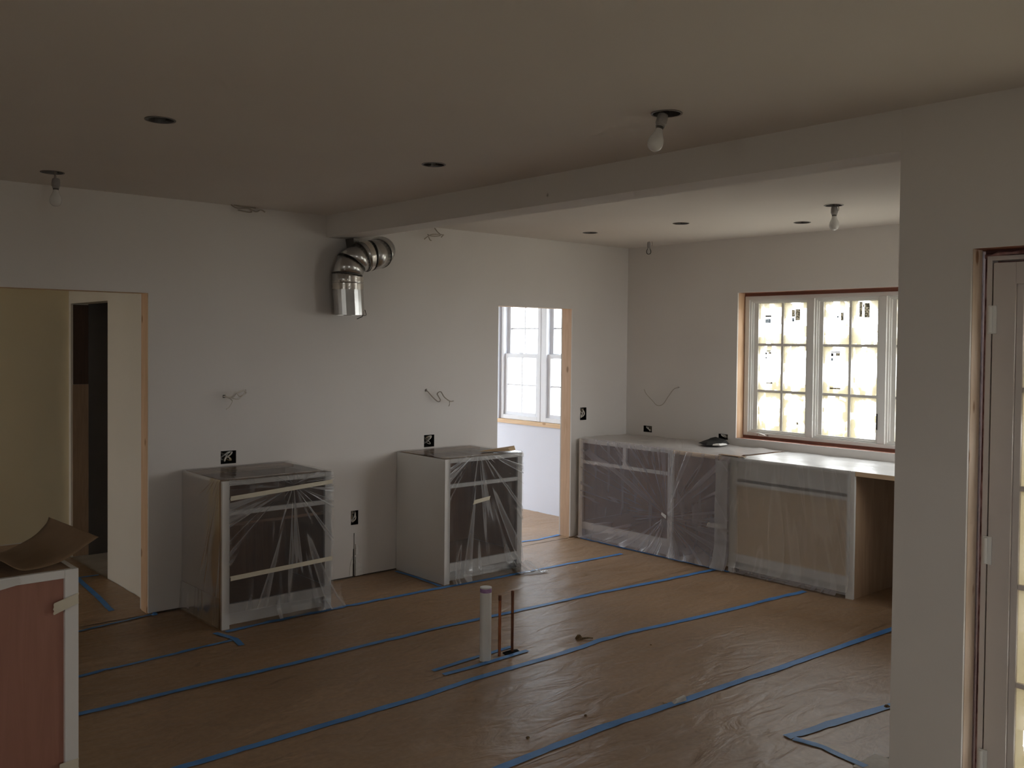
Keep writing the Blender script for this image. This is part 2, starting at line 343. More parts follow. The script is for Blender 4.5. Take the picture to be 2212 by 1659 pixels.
def sheet(mb, plane, a0, a1, u0, u1, z0, z1, holes):
    """one board between plane coordinates a0..a1, spanning u and z, with rectangular holes (u0,u1,z0,z1)"""
    us = sorted({u0, u1, *[min(max(h[0], u0), u1) for h in holes], *[min(max(h[1], u0), u1) for h in holes]})
    zs = sorted({z0, z1, *[min(max(h[2], z0), z1) for h in holes], *[min(max(h[3], z0), z1) for h in holes]})
    def P(a, u, z): return (a, u, z) if plane == 'x' else (u, a, z)
    def solid(i, j):
        if not (0 <= i < len(us)-1 and 0 <= j < len(zs)-1): return False
        cu, cz = (us[i]+us[i+1])/2, (zs[j]+zs[j+1])/2
        return not any(h[0] < cu < h[1] and h[2] < cz < h[3] for h in holes)
    for i in range(len(us)-1):
        for j in range(len(zs)-1):
            if not solid(i, j): continue
            a, b, c, d = us[i], us[i+1], zs[j], zs[j+1]
            mb.quad(P(a0, a, c), P(a0, b, c), P(a0, b, d), P(a0, a, d)); mb.quad(P(a1, b, c), P(a1, a, c), P(a1, a, d), P(a1, b, d))
            if not solid(i-1, j): mb.quad(P(a1, a, c), P(a0, a, c), P(a0, a, d), P(a1, a, d))
            if not solid(i+1, j): mb.quad(P(a0, b, c), P(a1, b, c), P(a1, b, d), P(a0, b, d))
            if not solid(i, j-1): mb.quad(P(a0, b, c), P(a0, a, c), P(a1, a, c), P(a1, b, c))
            if not solid(i, j+1): mb.quad(P(a0, a, d), P(a0, b, d), P(a1, b, d), P(a1, a, d))
    return mb

# ================================================================== STRUCTURE
# openings in the long wall
D1 = (0.93, 2.139, -1, 2.0086)
D2 = (4.985, 5.841, -1, 2.0232)
BOX_BACK = [(2.609, 2.716, .908, .993), (4.245, 4.343, .910, 1.004), (3.598, 3.661, .386, .49), (5.950, 6.030, 1.037, 1.150)]
HOLE_BACK = [(2.622, 2.640, 1.344, 1.362), (4.250, 4.268, 1.340, 1.360), (3.641, 3.653, .182, .20)]
SLIT = [(3.622, 3.630, .21, .325), (3.617, 3.632, .10, .21), (3.613, 3.634, .0, .10)]
wb = MB()
sheet(wb, 'y', 0, DW, XL, X1+.02, .012, HC, [D1, D2]+BOX_BACK+HOLE_BACK+SLIT)
sheet(wb, 'y', T-DW, T, XL, X1+.02, .012, HC, [D1, D2])
wall_back = STR(wb.build('wall_back', 'wall'))
# framing inside that wall (visible where openings are raw)
for nm, (a, b), mt in (('stud', (D1[1], D1[1]+.04), 'stud'), ('stud', (D1[0]-.04, D1[0]), 'stud'), ('stud', (D2[1], D2[1]+.04), 'stud'), ('stud', (D2[0]-.04, D2[0]), 'stud')):
    box(nm, (a, DW+.0005, 0.0), (b, T-DW-.0005, 2.3), mt, wall_back)
box('header', (D1[0]-.04, DW+.0005, D1[3]), (D1[1]+.04, T-DW-.0005, D1[3]+.05), 'studx', wall_back)
box('header', (D2[0]-.04, DW+.0005, D2[3]), (D2[1]+.04, T-DW-.0005, D2[3]+.05), 'studx', wall_back)
box('bottom_plate', (D1[1]+.04, DW+.012, 0.0), (D2[0]-.04, T-DW-.002, .038), 'darkgap', wall_back)

# window wall of the kitchen bay (exterior, 0.20 thick)
WY0, WY1, WZ0, WZ1 = -1.2192, -3.13, .9457, 2.1552
XO = X1 + .20
BOX_WIN = [(-.312, -.212, .918, .976), (-1.14, -1.045, .921, .968)]
HOLE_WIN = [(-.623, -.603, 1.331, 1.352)]
ww = MB()
WOP = (WY1, WY0, WZ0, WZ1)
sheet(ww, 'x', X1, X1+DW, YE-.02, 0.0, .012, HC, [WOP]+BOX_WIN+HOLE_WIN)
sheet(ww, 'x', XO-.02, XO, YE-.16, 0.0, -.05, HC+.25, [WOP])
wall_right = STR(ww.build('wall_right', 'wall'))
box('stud', (X1+DW+.0005, WY0, WZ0-.04), (XO-.02, WY0+.04, WZ1+.04), 'stud', wall_right)
box('stud', (X1+DW+.0005, WY1-.04, WZ0-.04), (XO-.02, WY1, WZ1+.04), 'stud', wall_right)
box('header', (X1+DW+.0005, WY1-.04, WZ1), (XO-.02, WY0+.04, WZ1+.05), 'redwood', wall_right)
box('rough_sill', (X1+DW+.0005, WY1-.04, WZ0-.05), (XO-.02, WY0+.04, WZ0), 'redwood', wall_right)

# end wall of the bay + door wall + beam
BE = (5.40, 6.32, 1.0, 2.28)  # unseen window added to brighten the bay
m = MB(); sheet(m, 'y', YE-.16, YE, XB1-.02, XO, -.05, HC+.25, [BE]); STR(m.build('wall_bay_end', 'wall'))
FD = (-6.30, -4.440, .012, 2.073)       # raw opening for the glazed door
wd_ = MB()
sheet(wd_, 'x', XB0, XB0+DW, YF, YE-.012, .008, HC, [FD])
sheet(wd_, 'x', XB1-.02, XB1, YF, YE-.01, -.05, HC+.25, [FD])
wd_.box((XB0, YE-.012, .008), (XB1-.021, YE, HB-.0005))
wd_.box((XB0, YE-.012, HB-.0005), (XB0+DW, YE-.0012, HC))
wall_door = STR(wd_.build('wall_door_side', 'wall'))
box('stud', (XB0+DW+.004, FD[1], 0), (XB0+.092, FD[1]+.04, 2.2), 'studpale', wall_door)
box('stud', (XB0+DW+.0005, FD[0]-.04, 0), (XB1-.02, FD[0], 2.2), 'stud', wall_door)
box('stud', (XB0+.094, FD[1]+.012, 0), (XB1-.02, FD[1]+.05, 2.2), 'redwood', wall_door)
box('header', (XB0+DW+.0005, FD[0]-.04, FD[3]), (XB1-.02, FD[1]+.04, FD[3]+.08), 'redwood', wall_door)
STR(MB().box((XB0, YE-.001, HB), (XB1, 0, HC)).build('beam', 'wall'))

# walls behind and beside the camera: unseen windows added behind and at the left for light
BW = [(-.5, .7, .9, 2.15)]
m = MB(); sheet(m, 'y', YF-.15, YF, XL-.15, XB1, -.05, HC+.25, BW); STR(m.build('wall_front', 'wall'))
LW = [(-5.3, -4.1, .8, 2.1)]
m = MB(); sheet(m, 'x', XL-.15, XL, YF, 3.6, -.05, HC+.25, LW+[(.4, 1.8, .5, 2.2)]); STR(m.build('wall_left', 'wall'))  # second hole: unseen window added to light the hall

# room 2 (through the narrow doorway) and hall (through the wide opening)
X2 = 6.47
R2 = [(0.30, 1.73, .905, 2.22)]
m = MB(); sheet(m, 'x', X2, X2+.15, T, 3.6, .0, HC+.25, R2); wall_r2 = STR(m.build('wall_right_far_room', 'skytintwall'))
m = MB(); sheet(m, 'y', 3.6, 3.75, XL-.15, X2+.15, -.05, HC+.25, [(3.9, 6.3, .2, 2.4)]); STR(m.build('wall_outer_back', 'skytintwall'))  # unseen opening added to light the far room
HX = 2.24
HOP = (1.07, 1.93, -1, 1.993)
m = MB(); sheet(m, 'x', HX, HX+.13, T, 1.98, .0, HC, [HOP]); wall_h = STR(m.build('wall_hall_right', 'hallwarmtint'))
box('jamb_board', (HX+DW, HOP[1]-.008, .005), (HX+.1295, HOP[1]-.0005, 1.36), 'ply', wall_h)
box('jamb_board', (HX+DW+.004, HOP[1]-.005, 1.361), (HX+.1295, HOP[1]-.0005, 1.985), 'darkbrown', wall_h)
m = MB(); sheet(m, 'y', 1.98, 2.10, XL, HX+.13, .0, HC, []); STR(m.build('wall_hall_back', 'hallyellowtint'))
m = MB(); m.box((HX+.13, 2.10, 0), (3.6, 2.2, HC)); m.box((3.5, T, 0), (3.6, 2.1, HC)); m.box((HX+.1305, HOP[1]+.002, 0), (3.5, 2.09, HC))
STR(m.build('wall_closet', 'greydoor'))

# ceiling with round cut-outs for the cans
CANS = [(1.426, -2.078, HC), (1.456, -.478, HC), (2.784, -2.08, HC), (2.806, -3.539, HC), (5.407, -.623, HC), (5.445, -1.504, HC), (6.002, -2.154, HC), (5.398, -2.747, HC)]
CR = .056
def ceiling():
    mb = MB(); S = .10
    xs = sorted({XL-.15, XB1-.01, XO, *[c[0]-S for c in CANS], *[c[0]+S for c in CANS]}); ys = sorted({YF-.15, YE-.15, 3.75, *[c[1]-S for c in CANS], *[c[1]+S for c in CANS]})
    for i in range(len(xs)-1):
        for j in range(len(ys)-1):
            cx, cy = (xs[i]+xs[i+1])/2, (ys[j]+ys[j+1])/2
            if cx > XB1 and cy < YE-.15: continue
            hit = [c for c in CANS if abs(c[0]-cx) < S and abs(c[1]-cy) < S]
            if not hit: mb.quad((xs[i], ys[j], HC), (xs[i], ys[j+1], HC), (xs[i+1], ys[j+1], HC), (xs[i+1], ys[j], HC)); continue
            # part of the square round a can: fan between circle arc and cell (cells inside squares may be split)
            c = hit[0]; n = 8
            def inside(x, y): return (x-c[0])**2+(y-c[1])**2 < CR*CR
            nx = max(1, round((xs[i+1]-xs[i])/.008)); ny = max(1, round((ys[j+1]-ys[j])/.008))
            for a in range(nx):
                for b in range(ny):
                    x0 = xs[i]+(xs[i+1]-xs[i])*a/nx; x1 = xs[i]+(xs[i+1]-xs[i])*(a+1)/nx
                    y0 = ys[j]+(ys[j+1]-ys[j])*b/ny; y1 = ys[j]+(ys[j+1]-ys[j])*(b+1)/ny
                    if not inside((x0+x1)/2, (y0+y1)/2): mb.quad((x0, y0, HC), (x0, y1, HC), (x1, y1, HC), (x1, y0, HC))
    mb.box((XL-.15, YF-.15, HC+.24), (XB1, 3.75, HC+.30)); mb.box((XB1, YE-.16, HC+.24), (XO, 3.75, HC+.30))
    return STR(mb.build('ceiling', 'ceiling'))
ceiling()

# floor slab (L-shaped) and ground outside
m = MB(); m.box((XL-.15, YF-.15, -.5), (XB1, 3.75, 0)); m.box((XB1, YE-.16, -.5), (XO, 3.75, 0)); STR(m.build('floor', 'subfloor'))
STR(MB().box((-40, -40, -.6), (60, 40, -.5)).build('ground', 'grass'), 'pale gravel ground outside the windows')

# ------------------------------------------------------------------ floor paper
def hgt(x, y):
    a = noise.noise((x*1.1, y*2.6, 3.1)); b = noise.noise((x*3.1+y*1.2, y*6.5-x*.6, 8.2)); c = noise.noise((x*8, y*13, 1.7))
    ridge = max(0, .16-abs(b))*4
    return .0035 + .0028*a + .012*ridge*max(0, a+.3) + .0012*c
def paper(x0, x1, y0, y1, dz, label, notch=None):
    mb = MB(); st = .035; nx = max(2, int((x1-x0)/st)); ny = max(2, int((y1-y0)/st))
    idx = {}
    for i in range(nx+1):
        for j in range(ny+1):
            x = x0+(x1-x0)*i/nx; y = y0+(y1-y0)*j/ny
            if j in (0, ny): y += .006*noise.noise((x*2.2, y, 5))
            idx[i, j] = len(mb.v); mb.v.append(Vector((x, y, max(.0006, hgt(x, y))+dz)))
    for i in range(nx):
        for j in range(ny): mb.f.append((idx[i, j], idx[i+1, j], idx[i+1, j+1], idx[i, j+1]))
    o = mb.build('floor_paper', 'kraft', smooth=True)
    return tag(o, label, 'floor paper', 'strips of brown floor paper')
STRIPS = [(-2.0, 6.545, -.70, -.006, 0, 'brown paper strip along the long white wall under both cabinets'),
          (-2.0, 6.545, -1.40, -.66, .0012, 'brown paper strip just in front of the two white base cabinets'),
          (-2.0, 6.545, -2.20, -1.36, 0, 'brown paper strip that the pipe stubs come up through'),
          (-2.0, 6.545, -3.06, -2.16, .0012, 'wide brown paper strip between pipe stubs and the longest near tape line'),
          (-2.0, 6.545, -3.98, -3.02, 0, 'nearest brown paper strip at the bottom of the picture')]
for s in STRIPS: paper(*s)
paper(4.2, 6.46, .0, 3.3, .0008, 'brown paper on the bright floor beyond the narrow doorway')
paper(-1.5, 2.235, .0, 1.97, .0016, 'brown paper on the floor of the hall beyond the wide opening')

# ------------------------------------------------------------------ blue tape on the floor
def tape(pts, w, label, name='blue_tape', mat='blue', dz=.0045, jag=True):
    P = [Vector((p[0], p[1], 0)) for p in pts]; Q = []
    for i in range(len(P)-1):
        n = max(2, int((P[i+1]-P[i]).length/.035))
        for k in range(n): Q.append(P[i].lerp(P[i+1], k/n))
    Q.append(P[-1]); mb = MB(); prev = None
    for i, p in enumerate(Q):
        t = (Q[min(i+1, len(Q)-1)]-Q[max(0, i-1)]).normalized(); nrm = Vector((-t.y, t.x, 0))
        wob = .007*noise.noise((p.x*1.7, p.y*1.7, 4)); ww_ = w*(1+.12*noise.noise((p.x*5, p.y*5, 9)))
        row = []
        for k in (-.5, 0, .5):
            q = p+nrm*(ww_*k+wob); row.append(Vector((q.x, q.y, max(hgt(q.x, q.y), .001)+dz)))
        i0 = len(mb.v); mb.v += row
        if i: mb.f += [(i0-3, i0, i0+1, i0-2), (i0-2, i0+1, i0+2, i0-1)]
    return tag(mb.build(name, mat, smooth=True), label, 'tape', 'blue tape lines on the floor paper')
tape([(1.30, -1.37), (2.31, -1.374), (2.71, -1.366), (3.69, -1.384), (4.30, -1.415), (5.90, -1.535)], .040, 'long blue tape line passing just behind the pipe stubs')
tape([(1.10, -2.19), (1.49, -2.19), (2.62, -2.20), (2.99, -2.168), (3.67, -2.18), (3.92, -2.155), (4.34, -2.182), (5.84, -2.325)], .044, 'long blue tape line passing just in front of the pipe stubs')
tape([(.6, -3.02), (2.47, -3.018), (3.05, -3.011), (3.59, -3.042), (4.42, -3.085), (6.3, -3.18)], .046, 'long blue tape line nearest the camera crossing the bottom right')
tape([(3.60, -3.603), (4.30, -3.721), (5.2, -3.87)], .046, 'short blue tape piece meeting the door wall end at lower right')
tape([(3.612, -3.632), (3.63, -3.766), (3.607, -3.968)], .036, 'blue tape piece turning down from the tape corner at lower right')
tape([(1.0, -.90), (1.486, -.864), (2.319, -.812)], .030, 'faint blue tape line left of the film-wrapped cabinet')
tape([(2.30, -.62), (2.34, -.80), (2.318, -.93)], .036, 'short bent blue tape under the front corner of the film-wrapped cabinet')
tape([(1.2, -.11), (1.717, -.089), (2.153, -.012)], .026, 'thin blue tape across the threshold of the wide opening')
tape([(2.36, -.640), (2.75, -.628), (3.112, -.628), (3.964, -.652), (4.72, -.69), (5.72, -.72)], .040, 'blue tape line along the feet of both freestanding cabinets')
tape([(3.955, -.05), (3.965, -.3), (3.955, -.61)], .030, 'blue tape along the white side of the right freestanding cabinet')
tape([(2.906, -1.943), (3.20, -1.925), (3.477, -1.915)], .030, 'short blue tape strip behind the white pipe foot')
tape([(2.916, -2.022), (3.20, -2.030), (3.505, -2.02)], .034, 'short blue tape strip in front of the white pipe foot')
tape([(1.985, .207), (2.02, .55), (2.075, 1.22)], .036, 'blue tape running away along the hall floor')
tape([(1.95, 1.22), (2.22, 1.20)], .028, 'short blue tape crossing the hall floor near the dark doorway')
tape([(5.2, .16), (5.55, .10), (5.835, .13)], .035, 'blue tape across the threshold of the narrow doorway')
tape([(5.885, -.09), (5.885, -.6), (5.885, -1.1), (5.895, -1.65)], .030, 'blue tape along the toe kick of the film-covered base cabinets')

# ================================================================== CABINETS
def frame_of(kind, ox, oy):
    if kind == 'y': return lambda u, d, z: (ox+u, oy+d, z)       # faces -y
    return lambda u, d, z: (ox+d, oy-u, z)                       # faces -x
def cabinet(kind, ox, oy, w, d, h, label, side_l='cab', side_r='cab', stile=.048, rail=.03, drawer=.15, mull=None, panel=None, name='base_cabinet', toe=.09, brail=.062, legs=True, shelf=False):
    P = frame_of(kind, ox, oy); root = empty(name, P(w/2, d/2, 0)); tag(root, label, 'cabinet')
    def pc(n, u0, u1, d0, d1, z0, z1, mat, parent=root, bv=.0015):
        return box(n, P(u0, d0, z0), P(u1, d1, z1), mat, parent, bevel=bv)
    z0 = .004
    pc('side_panel', 0.002, .018, .0205, d, z0, h-.001, side_l); pc('side_panel', w-.018, w-.002, .0205, d, z0, h-.001, side_r)
    pc('bottom_panel', .0185, w-.0185, .021, d-.008, toe+brail-.02, toe+brail-.002, 'cabint')
    pc('back_panel', .0185, w-.0185, d-.007, d-.001, z0, h-.001, 'cabint')
    pc('liner', .0185, .0215, .021, d-.008, toe+brail, h-.03, 'cabint'); pc('liner', w-.0215, w-.0185, .021, d-.008, toe+brail, h-.03, 'cabint')
    pc('stile', 0, stile, 0, .02, z0 if legs else toe, h, 'cab'); pc('stile', w-stile, w, 0, .02, z0 if legs else toe, h, 'cab')
    pc('rail', stile+.0005, w-stile-.0005, 0.0005, .02, h-rail, h, 'cab')
    zr = h-rail-drawer
    pc('rail', stile+.0005, w-stile-.0005, 0.0005, .02, zr-rail*.92, zr, 'cab')
    pc('rail', stile+.0005, w-stile-.0005, 0.0005, .02, toe, toe+brail, 'cab')
    if mull: pc('mullion', mull-.018, mull+.018, .0005, .0195, zr+.0005, h-rail-.0005, 'cab')
    pc('stretcher', .0185, w-.0185, .0205, .12, h-.02, h-.003, 'ply'); pc('stretcher', .0185, w-.0185, d-.12, d-.0075, h-.02, h-.003, 'ply')
    pc('toe_kick', .0185, w-.0185, .075, .09, z0, toe+.02, 'cab')
    if shelf: pc('shelf', .022, w-.022, .05, d-.01, zr-.10, zr-.082, 'cabint')
    if panel:
        pc('back_board', stile*.6, w-stile*.6, .022, .028, toe+brail-.01, zr-.01, panel)
        pc('front_board', stile*.6, w-stile*.6, .024, .030, zr+.02, h-rail+.002, 'cab')
    return root, P
c1, P1 = cabinet('y', 2.3523, -.5983, .7349, .5953, .8878, 'white base cabinet with brown side, wrapped in clear film with masking tape bands', side_l='ply', shelf=True)
c2, P2 = cabinet('y', 3.9912, -.6047, .7319, .6017, .8943, 'white base cabinet with plain white side, beside the narrow doorway')
XR = X1-.6548
ca, PA = cabinet('x', XR, -.034, 1.054, .652, .876, 'white base cabinet with two drawer openings in the corner by the window wall', side_r='cabint', mull=.535, stile=.05, drawer=.152, legs=True)
cc, PC = cabinet('x', XR, -1.634, 1.012, .652, .876, 'white sink base cabinet under the window behind milky film', stile=.055, rail=.026, drawer=.155, panel='plypanel', side_l='cabint', side_r='ply')
ce, PE = cabinet('x', XR, -3.28, .88, .652, .876, 'white base cabinet at the far end of the window run, past the open gap', stile=.05)

tag(box('gap_darkening_board', (X1-.03, -1.630, .006), (X1-.012, -1.092, .86), 'cabint'), 'brown board added to darken the back of the film-covered gap', 'board')  # added board, gives the gap its dark brown tone
# island end cabinet in the left foreground
isl = empty('island_cabinet', (.35, -1.92, 0)); tag(isl, 'white-framed island cabinet with pink plywood panel at the left edge', 'cabinet')
IX0, IX1, IY0, IY1, IH = -.45, 1.071, -2.227, -1.62, .88
box('stile', (IX1-.047, IY0, .004), (IX1, IY0+.02, IH), 'cab', isl, bevel=.0015)
box('stile', (IX0, IY0, .004), (IX0+.047, IY0+.02, IH), 'cab', isl, bevel=.0015)
box('rail', (IX0+.0475, IY0+.0005, IH-.031), (IX1-.0475, IY0+.02, IH), 'cab', isl, bevel=.0015)
box('rail', (IX0+.0475, IY0+.0005, .06), (IX1-.0475, IY0+.02, .13), 'cab', isl, bevel=.0015)
box('back_board', (IX0+.03, IY0+.0205, .02), (IX1-.03, IY0+.027, IH-.01), 'luan', isl)
box('side_panel', (IX1-.02, IY0+.0205, .004), (IX1-.002, IY1, IH), 'cab', isl)
box('side_panel', (IX0+.002, IY0+.0205, .004), (IX0+.02, IY1, IH), 'cab', isl)
box('top_board', (IX0+.0205, IY0+.03, IH-.02), (IX1-.0205, IY1-.02, IH-.002), 'ply', isl)
box('face_board', (IX0+.0205, IY1-.02, .06), (IX1-.0205, IY1, IH-.002), 'cab', isl)
def tapebit(pts, label, mat='masking', group='pieces of masking tape'):
    """thin strip with torn ends; pts are its 4 corners, thickness along the normal"""
    a, b, c, d = (Vector(p) for p in pts); n = (b-a).cross(d-a).normalized()*.0004
    mb = MB(); N = 6; top = []; bot = []
    L = [a.lerp(d, k/N)+(b-a).normalized()*random.uniform(-.004, .004)*(k not in (0, N)) for k in range(N+1)]
    R = [b.lerp(c, k/N)+(b-a).normalized()*random.uniform(-.004, .004)*(k not in (0, N)) for k in range(N+1)]
    for s in (-1, 1):
        i0 = len(mb.v); mb.v += [p+n*s for p in L]+[p+n*s for p in R]
        for k in range(N): mb.f.append((i0+k, i0+N+1+k, i0+N+2+k, i0+k+1))
    return tag(mb.build('masking_tape', mat), label, 'tape', group)
fy = IY0-.004
tapebit([(.985, fy, .722), (1.071, fy, .752), (1.071, fy, .790), (.985, fy, .765)], 'beige tape piece on the island frame beside the pink panel')
tapebit([(1.00, fy, .13), (1.071, fy, .125), (1.071, fy, .175), (1.005, fy, .17)], 'beige tape piece low on the island frame at the bottom edge')
tapebit([(.80, IY0-.003, .840), (.872, IY0-.003, .852), (.872, IY0-.003, .878), (.80, IY0-.003, .874)], 'torn white tape end on the island top rail', 'whitechip')

# curled builder board lying on the island
near = [(.25, .886), (.55, .899), (.70, .935), (.80, .948), (.817, .942), (.876, .900), (.922, .893), (1.007, .905), (1.071, .934), (1.112, .959), (1.149, .981)]
far = [(.25, .886), (.55, .884), (.72, .884), (.82, .883), (.906, .885), (.955, .900), (1.006, .923), (1.03, .937), (1.048, .952), (1.074, .981), (1.083, 1.004)]
mb = MB(); NR = 14
rows = [[Vector((n[0]+(f[0]-n[0])*k/NR, -2.2+.4*k/NR, n[1]+(f[1]-n[1])*(k/NR)**.9)) for k in range(NR+1)] for n, f in zip(near, far)]
def cr(p, t):
    i = min(int(t), len(p)-2); t -= i; p0, p1, p2, p3 = p[max(i-1, 0)], p[i], p[i+1], p[min(i+2, len(p)-1)]
    return .5*((2*p1)+(p2-p0)*t+(2*p0-5*p1+4*p2-p3)*t*t+(3*p1-p0-3*p2+p3)*t**3)
NS = 50
for a in range(NS+1):
    for k in range(NR+1): mb.v.append(cr([r[k] for r in rows], a/NS*(len(rows)-1)))
for a in range(NS):
    for k in range(NR):
        i = a*(NR+1)+k; mb.f.append((i, i+NR+1, i+NR+2, i+1))
o = tag(mb.build('builder_board', 'kraft2', smooth=True), 'curled brown builder board lying on the island cabinet', 'paper sheet')
md = o.modifiers.new('thickness', 'SOLIDIFY'); md.thickness = .0015

# tape bands and bits on the freestanding cabinets
fy = -.5983-.011
tapebit([(2.40, fy, .770), (3.087, fy, .812), (3.087, fy, .838), (2.40, fy, .797)], 'long masking tape band across the drawer opening of the film-wrapped cabinet')
tapebit([(2.40, fy, .293), (3.087, fy, .318), (3.087, fy, .345), (2.40, fy, .321)], 'long masking tape band across the lower opening of the film-wrapped cabinet')
fy = -.6047-.013
tapebit([(4.234, fy, .553), (4.392, fy, .572), (4.402, fy, .600), (4.250, fy, .584)], 'short masking tape piece in the middle of the right freestanding cabinet film')
tapebit([(XR-.016, -1.432, .318), (XR-.016, -1.580, .326), (XR-.016, -1.580, .357), (XR-.016, -1.452, .352)], 'short masking tape piece on the film over the open gap')
tapebit([(XR-.018, -.992, .345), (XR-.018, -1.040, .318), (XR-.018, -1.040, .348), (XR-.018, -.995, .366)], 'small white tape tab where the corner cabinet film is gathered', 'whitechip')

# countertop pieces -------------------------------------------------
box('gap_batten', (XR, -1.632, .846), (XR+.035, -1.092, .876), 'batten', bevel=.001)
tag(bpy.data.objects['gap_batten'], 'pine strip bridging the film-covered gap between the two window base cabinets', 'batten')
o = tag(box('gap_batten', (XR, -3.279, .846), (XR+.035, -2.648, .876), 'batten', bevel=.001), 'pine strip bridging the dark open gap right of the sink cabinet', 'batten')
def wavy_sheet(name, x0, x1, y0, y1, z, amp, mat, label, cat, th=.0015, drop=0.0):
    mb = MB(); nx, ny = 26, int(abs(y1-y0)/.03)
    mb.uv = []
    for i in range(nx+1):
        for j in range(ny+1):
            x = x0+(x1-x0)*i/nx; y = y0+(y1-y0)*j/ny
            h = amp*(.6+.9*noise.noise((x*3.3, y*3.3, 2))+.7*max(0, .25-abs(noise.noise((x*5.5, y*2.7, 6))))*3)
            e = min(1, i/3)
            mb.v.append(Vector((x, y, z+max(0.0005, h)*e+.0008))); mb.uv.append((y, x))
    for i in range(nx):
        for j in range(ny):
            a = i*(ny+1)+j; mb.f.append((a, a+1, a+ny+2, a+ny+1))
    o = mb.build(name, mat, smooth=True)
    return tag(o, label, cat)
MAT['topfilm'] = film('counter_film', .92, .08, (-.3, 6.9), 7, .5, (.88, .84, .81), .14)
MAT['topboard'] = mottled('white_counter_sheet', (.50, .50, .49), (.60, .60, .59), 3, .36, .0015, 5, spec=.5)
wavy_sheet('plastic_sheet', XR+.004, X1-.012, -1.70, -.03, .876, .012, 'topfilm', 'crumpled milky plastic lying on top of the corner cabinet', 'plastic sheet')
wavy_sheet('counter_sheet', XR+.002, X1-.008, -4.10, -1.72, .8765, .006, 'topboard', 'shiny white sheet covering the counter under the window', 'counter cover')
o = tag(MB().box((XR-.008, -1.76, .884), (XR+.030, -1.535, .8885)).build('cardboard_strip', 'kraft2'), 'thin brown cardboard strip on the front edge of the counter', 'cardboard')
# black box part left on the counter
bb = empty('black_cover', (6.40, -1.10, .899)); tag(bb, 'crumpled black plastic cover lying on the counter below a box', 'cover')
mb = MB()
ring0 = [(6.24, -1.16, 0.9000), (6.30, -1.24, 0.9000), (6.48, -1.22, 0.9000), (6.53, -1.07, 0.9000), (6.46, -1.00, 0.9000), (6.33, -1.01, 0.9000)]
ring1 = [(6.28, -1.14, 0.9190), (6.33, -1.20, 0.9140), (6.47, -1.185, 0.9320), (6.51, -1.08, 0.9390), (6.45, -1.03, 0.9280), (6.35, -1.04, 0.9170)]
ring2 = [(6.35, -1.12, 0.9290), (6.37, -1.16, 0.9280), (6.44, -1.15, 0.9440), (6.46, -1.09, 0.9500), (6.43, -1.06, 0.9400), (6.38, -1.07, 0.9290)]
mb.rings([ring0, ring1, ring2]); mb.build('shell', 'black', bb)
MB().rings([[(6.27, -1.20, 0.9005), (6.30, -1.255, 0.9005), (6.41, -1.25, 0.9005), (6.38, -1.21, 0.9005)], [(6.28, -1.20, 0.9110), (6.30, -1.24, 0.9160), (6.40, -1.24, 0.9110), (6.37, -1.205, 0.9140)]]).build('white_flap', 'whitechip', bb)
# torn tan paper on the second cabinet
mb = MB(); mb.rings([[(4.40, -.47, .9105), (4.62, -.585, .9105), (4.70, -.55, .9105), (4.60, -.42, .9105)], [(4.45, -.48, .918), (4.60, -.575, .932), (4.688, -.548, .944), (4.58, -.45, .920)]])
tag(mb.build('torn_paper', 'tan'), 'torn tan paper scrap on top of the right freestanding cabinet', 'paper scrap')

# ------------------------------------------------------------------ plastic film hung over the cabinets
def drape(name, P, u0, u1, prof, mat, parent, gather=None, amp=.006, seed=0, flare=.03, nv=60):
    """grid hung along a profile of (depth, z) points; negative depth = in front of the face"""
    L = [0]
    for a, b in zip(prof, prof[1:]): L.append(L[-1]+math.hypot(b[0]-a[0], b[1]-a[1]))
    def at(s):
        for i in range(len(prof)-1):
            if s <= L[i+1] or i == len(prof)-2:
                t = (s-L[i])/(L[i+1]-L[i]); a, b = prof[i], prof[i+1]
                return a[0]+(b[0]-a[0])*t, a[1]+(b[1]-a[1])*t, b[0]-a[0], b[1]-a[1]
    nu = max(8, int((u1-u0)/.016)); mb = MB(); mb.uv = []
    for j in range(nv+1):
        s = L[-1]*j/nv; d, z, dd, dz = at(s); ln = math.hypot(dd, dz)
        nd_, nz_ = -dz/ln, dd/ln      # normal pointing out of the cabinet
        if nd_ > 0: nd_, nz_ = -nd_, -nz_
        if abs(dz) < abs(dd): nd_, nz_ = 0, 1
        low = max(0, 1-z/.10) if abs(dz) > abs(dd) else 0
        for i in range(nu+1):
            u = u0+(u1-u0)*i/nu
            w = noise.noise((u*4+seed, z*3+d*3, seed*1.7))*.8+noise.noise((u*13+seed, z*4, 3+seed))*.4
            if gather:
                gu, gz = gather; an = math.atan2(z-gz, u-gu); r = math.hypot(z-gz, u-gu)
                w = .45*w+.8*noise.noise((an*5, r*1.2, seed))*min(1, r/.12)
            off = amp*(1+w)+flare*low*(.7+1.1*noise.noise((u*9, seed, 2)))
            mb.v.append(Vector(P(u, d+nd_*off, max(.012, z+nz_*off)))); mb.uv.append((u, z if abs(dz) > abs(dd) else z+d))
    for j in range(nv):
        for i in range(nu):
            a = j*(nu+1)+i; mb.f.append((a, a+1, a+nu+2, a+nu+1))
    return mb.build(name, mat, parent, smooth=True)
MAT['film1'] = film('clear_film_a', .06, .40, (.46, .83), 5.0, .45, (.80, .78, .77), .28)
MAT['film1s'] = film('clear_film_side', .15, .20, (0, .95), 4, .1, (.80, .78, .76), .2)
MAT['film2'] = film('clear_film_b', .07, .40, (.30, .96), 5.5, -.3, (.80, .79, .79), .28)
MAT['filmA'] = film('hazy_film_corner', .27, .12, (1.0, .34), 7.0, .6, (.80, .76, .83), .16)
MAT['filmB'] = film('hazy_film_gap', .29, .11, (1.0, .33), 7.0, -.4, (.80, .76, .80), .16)
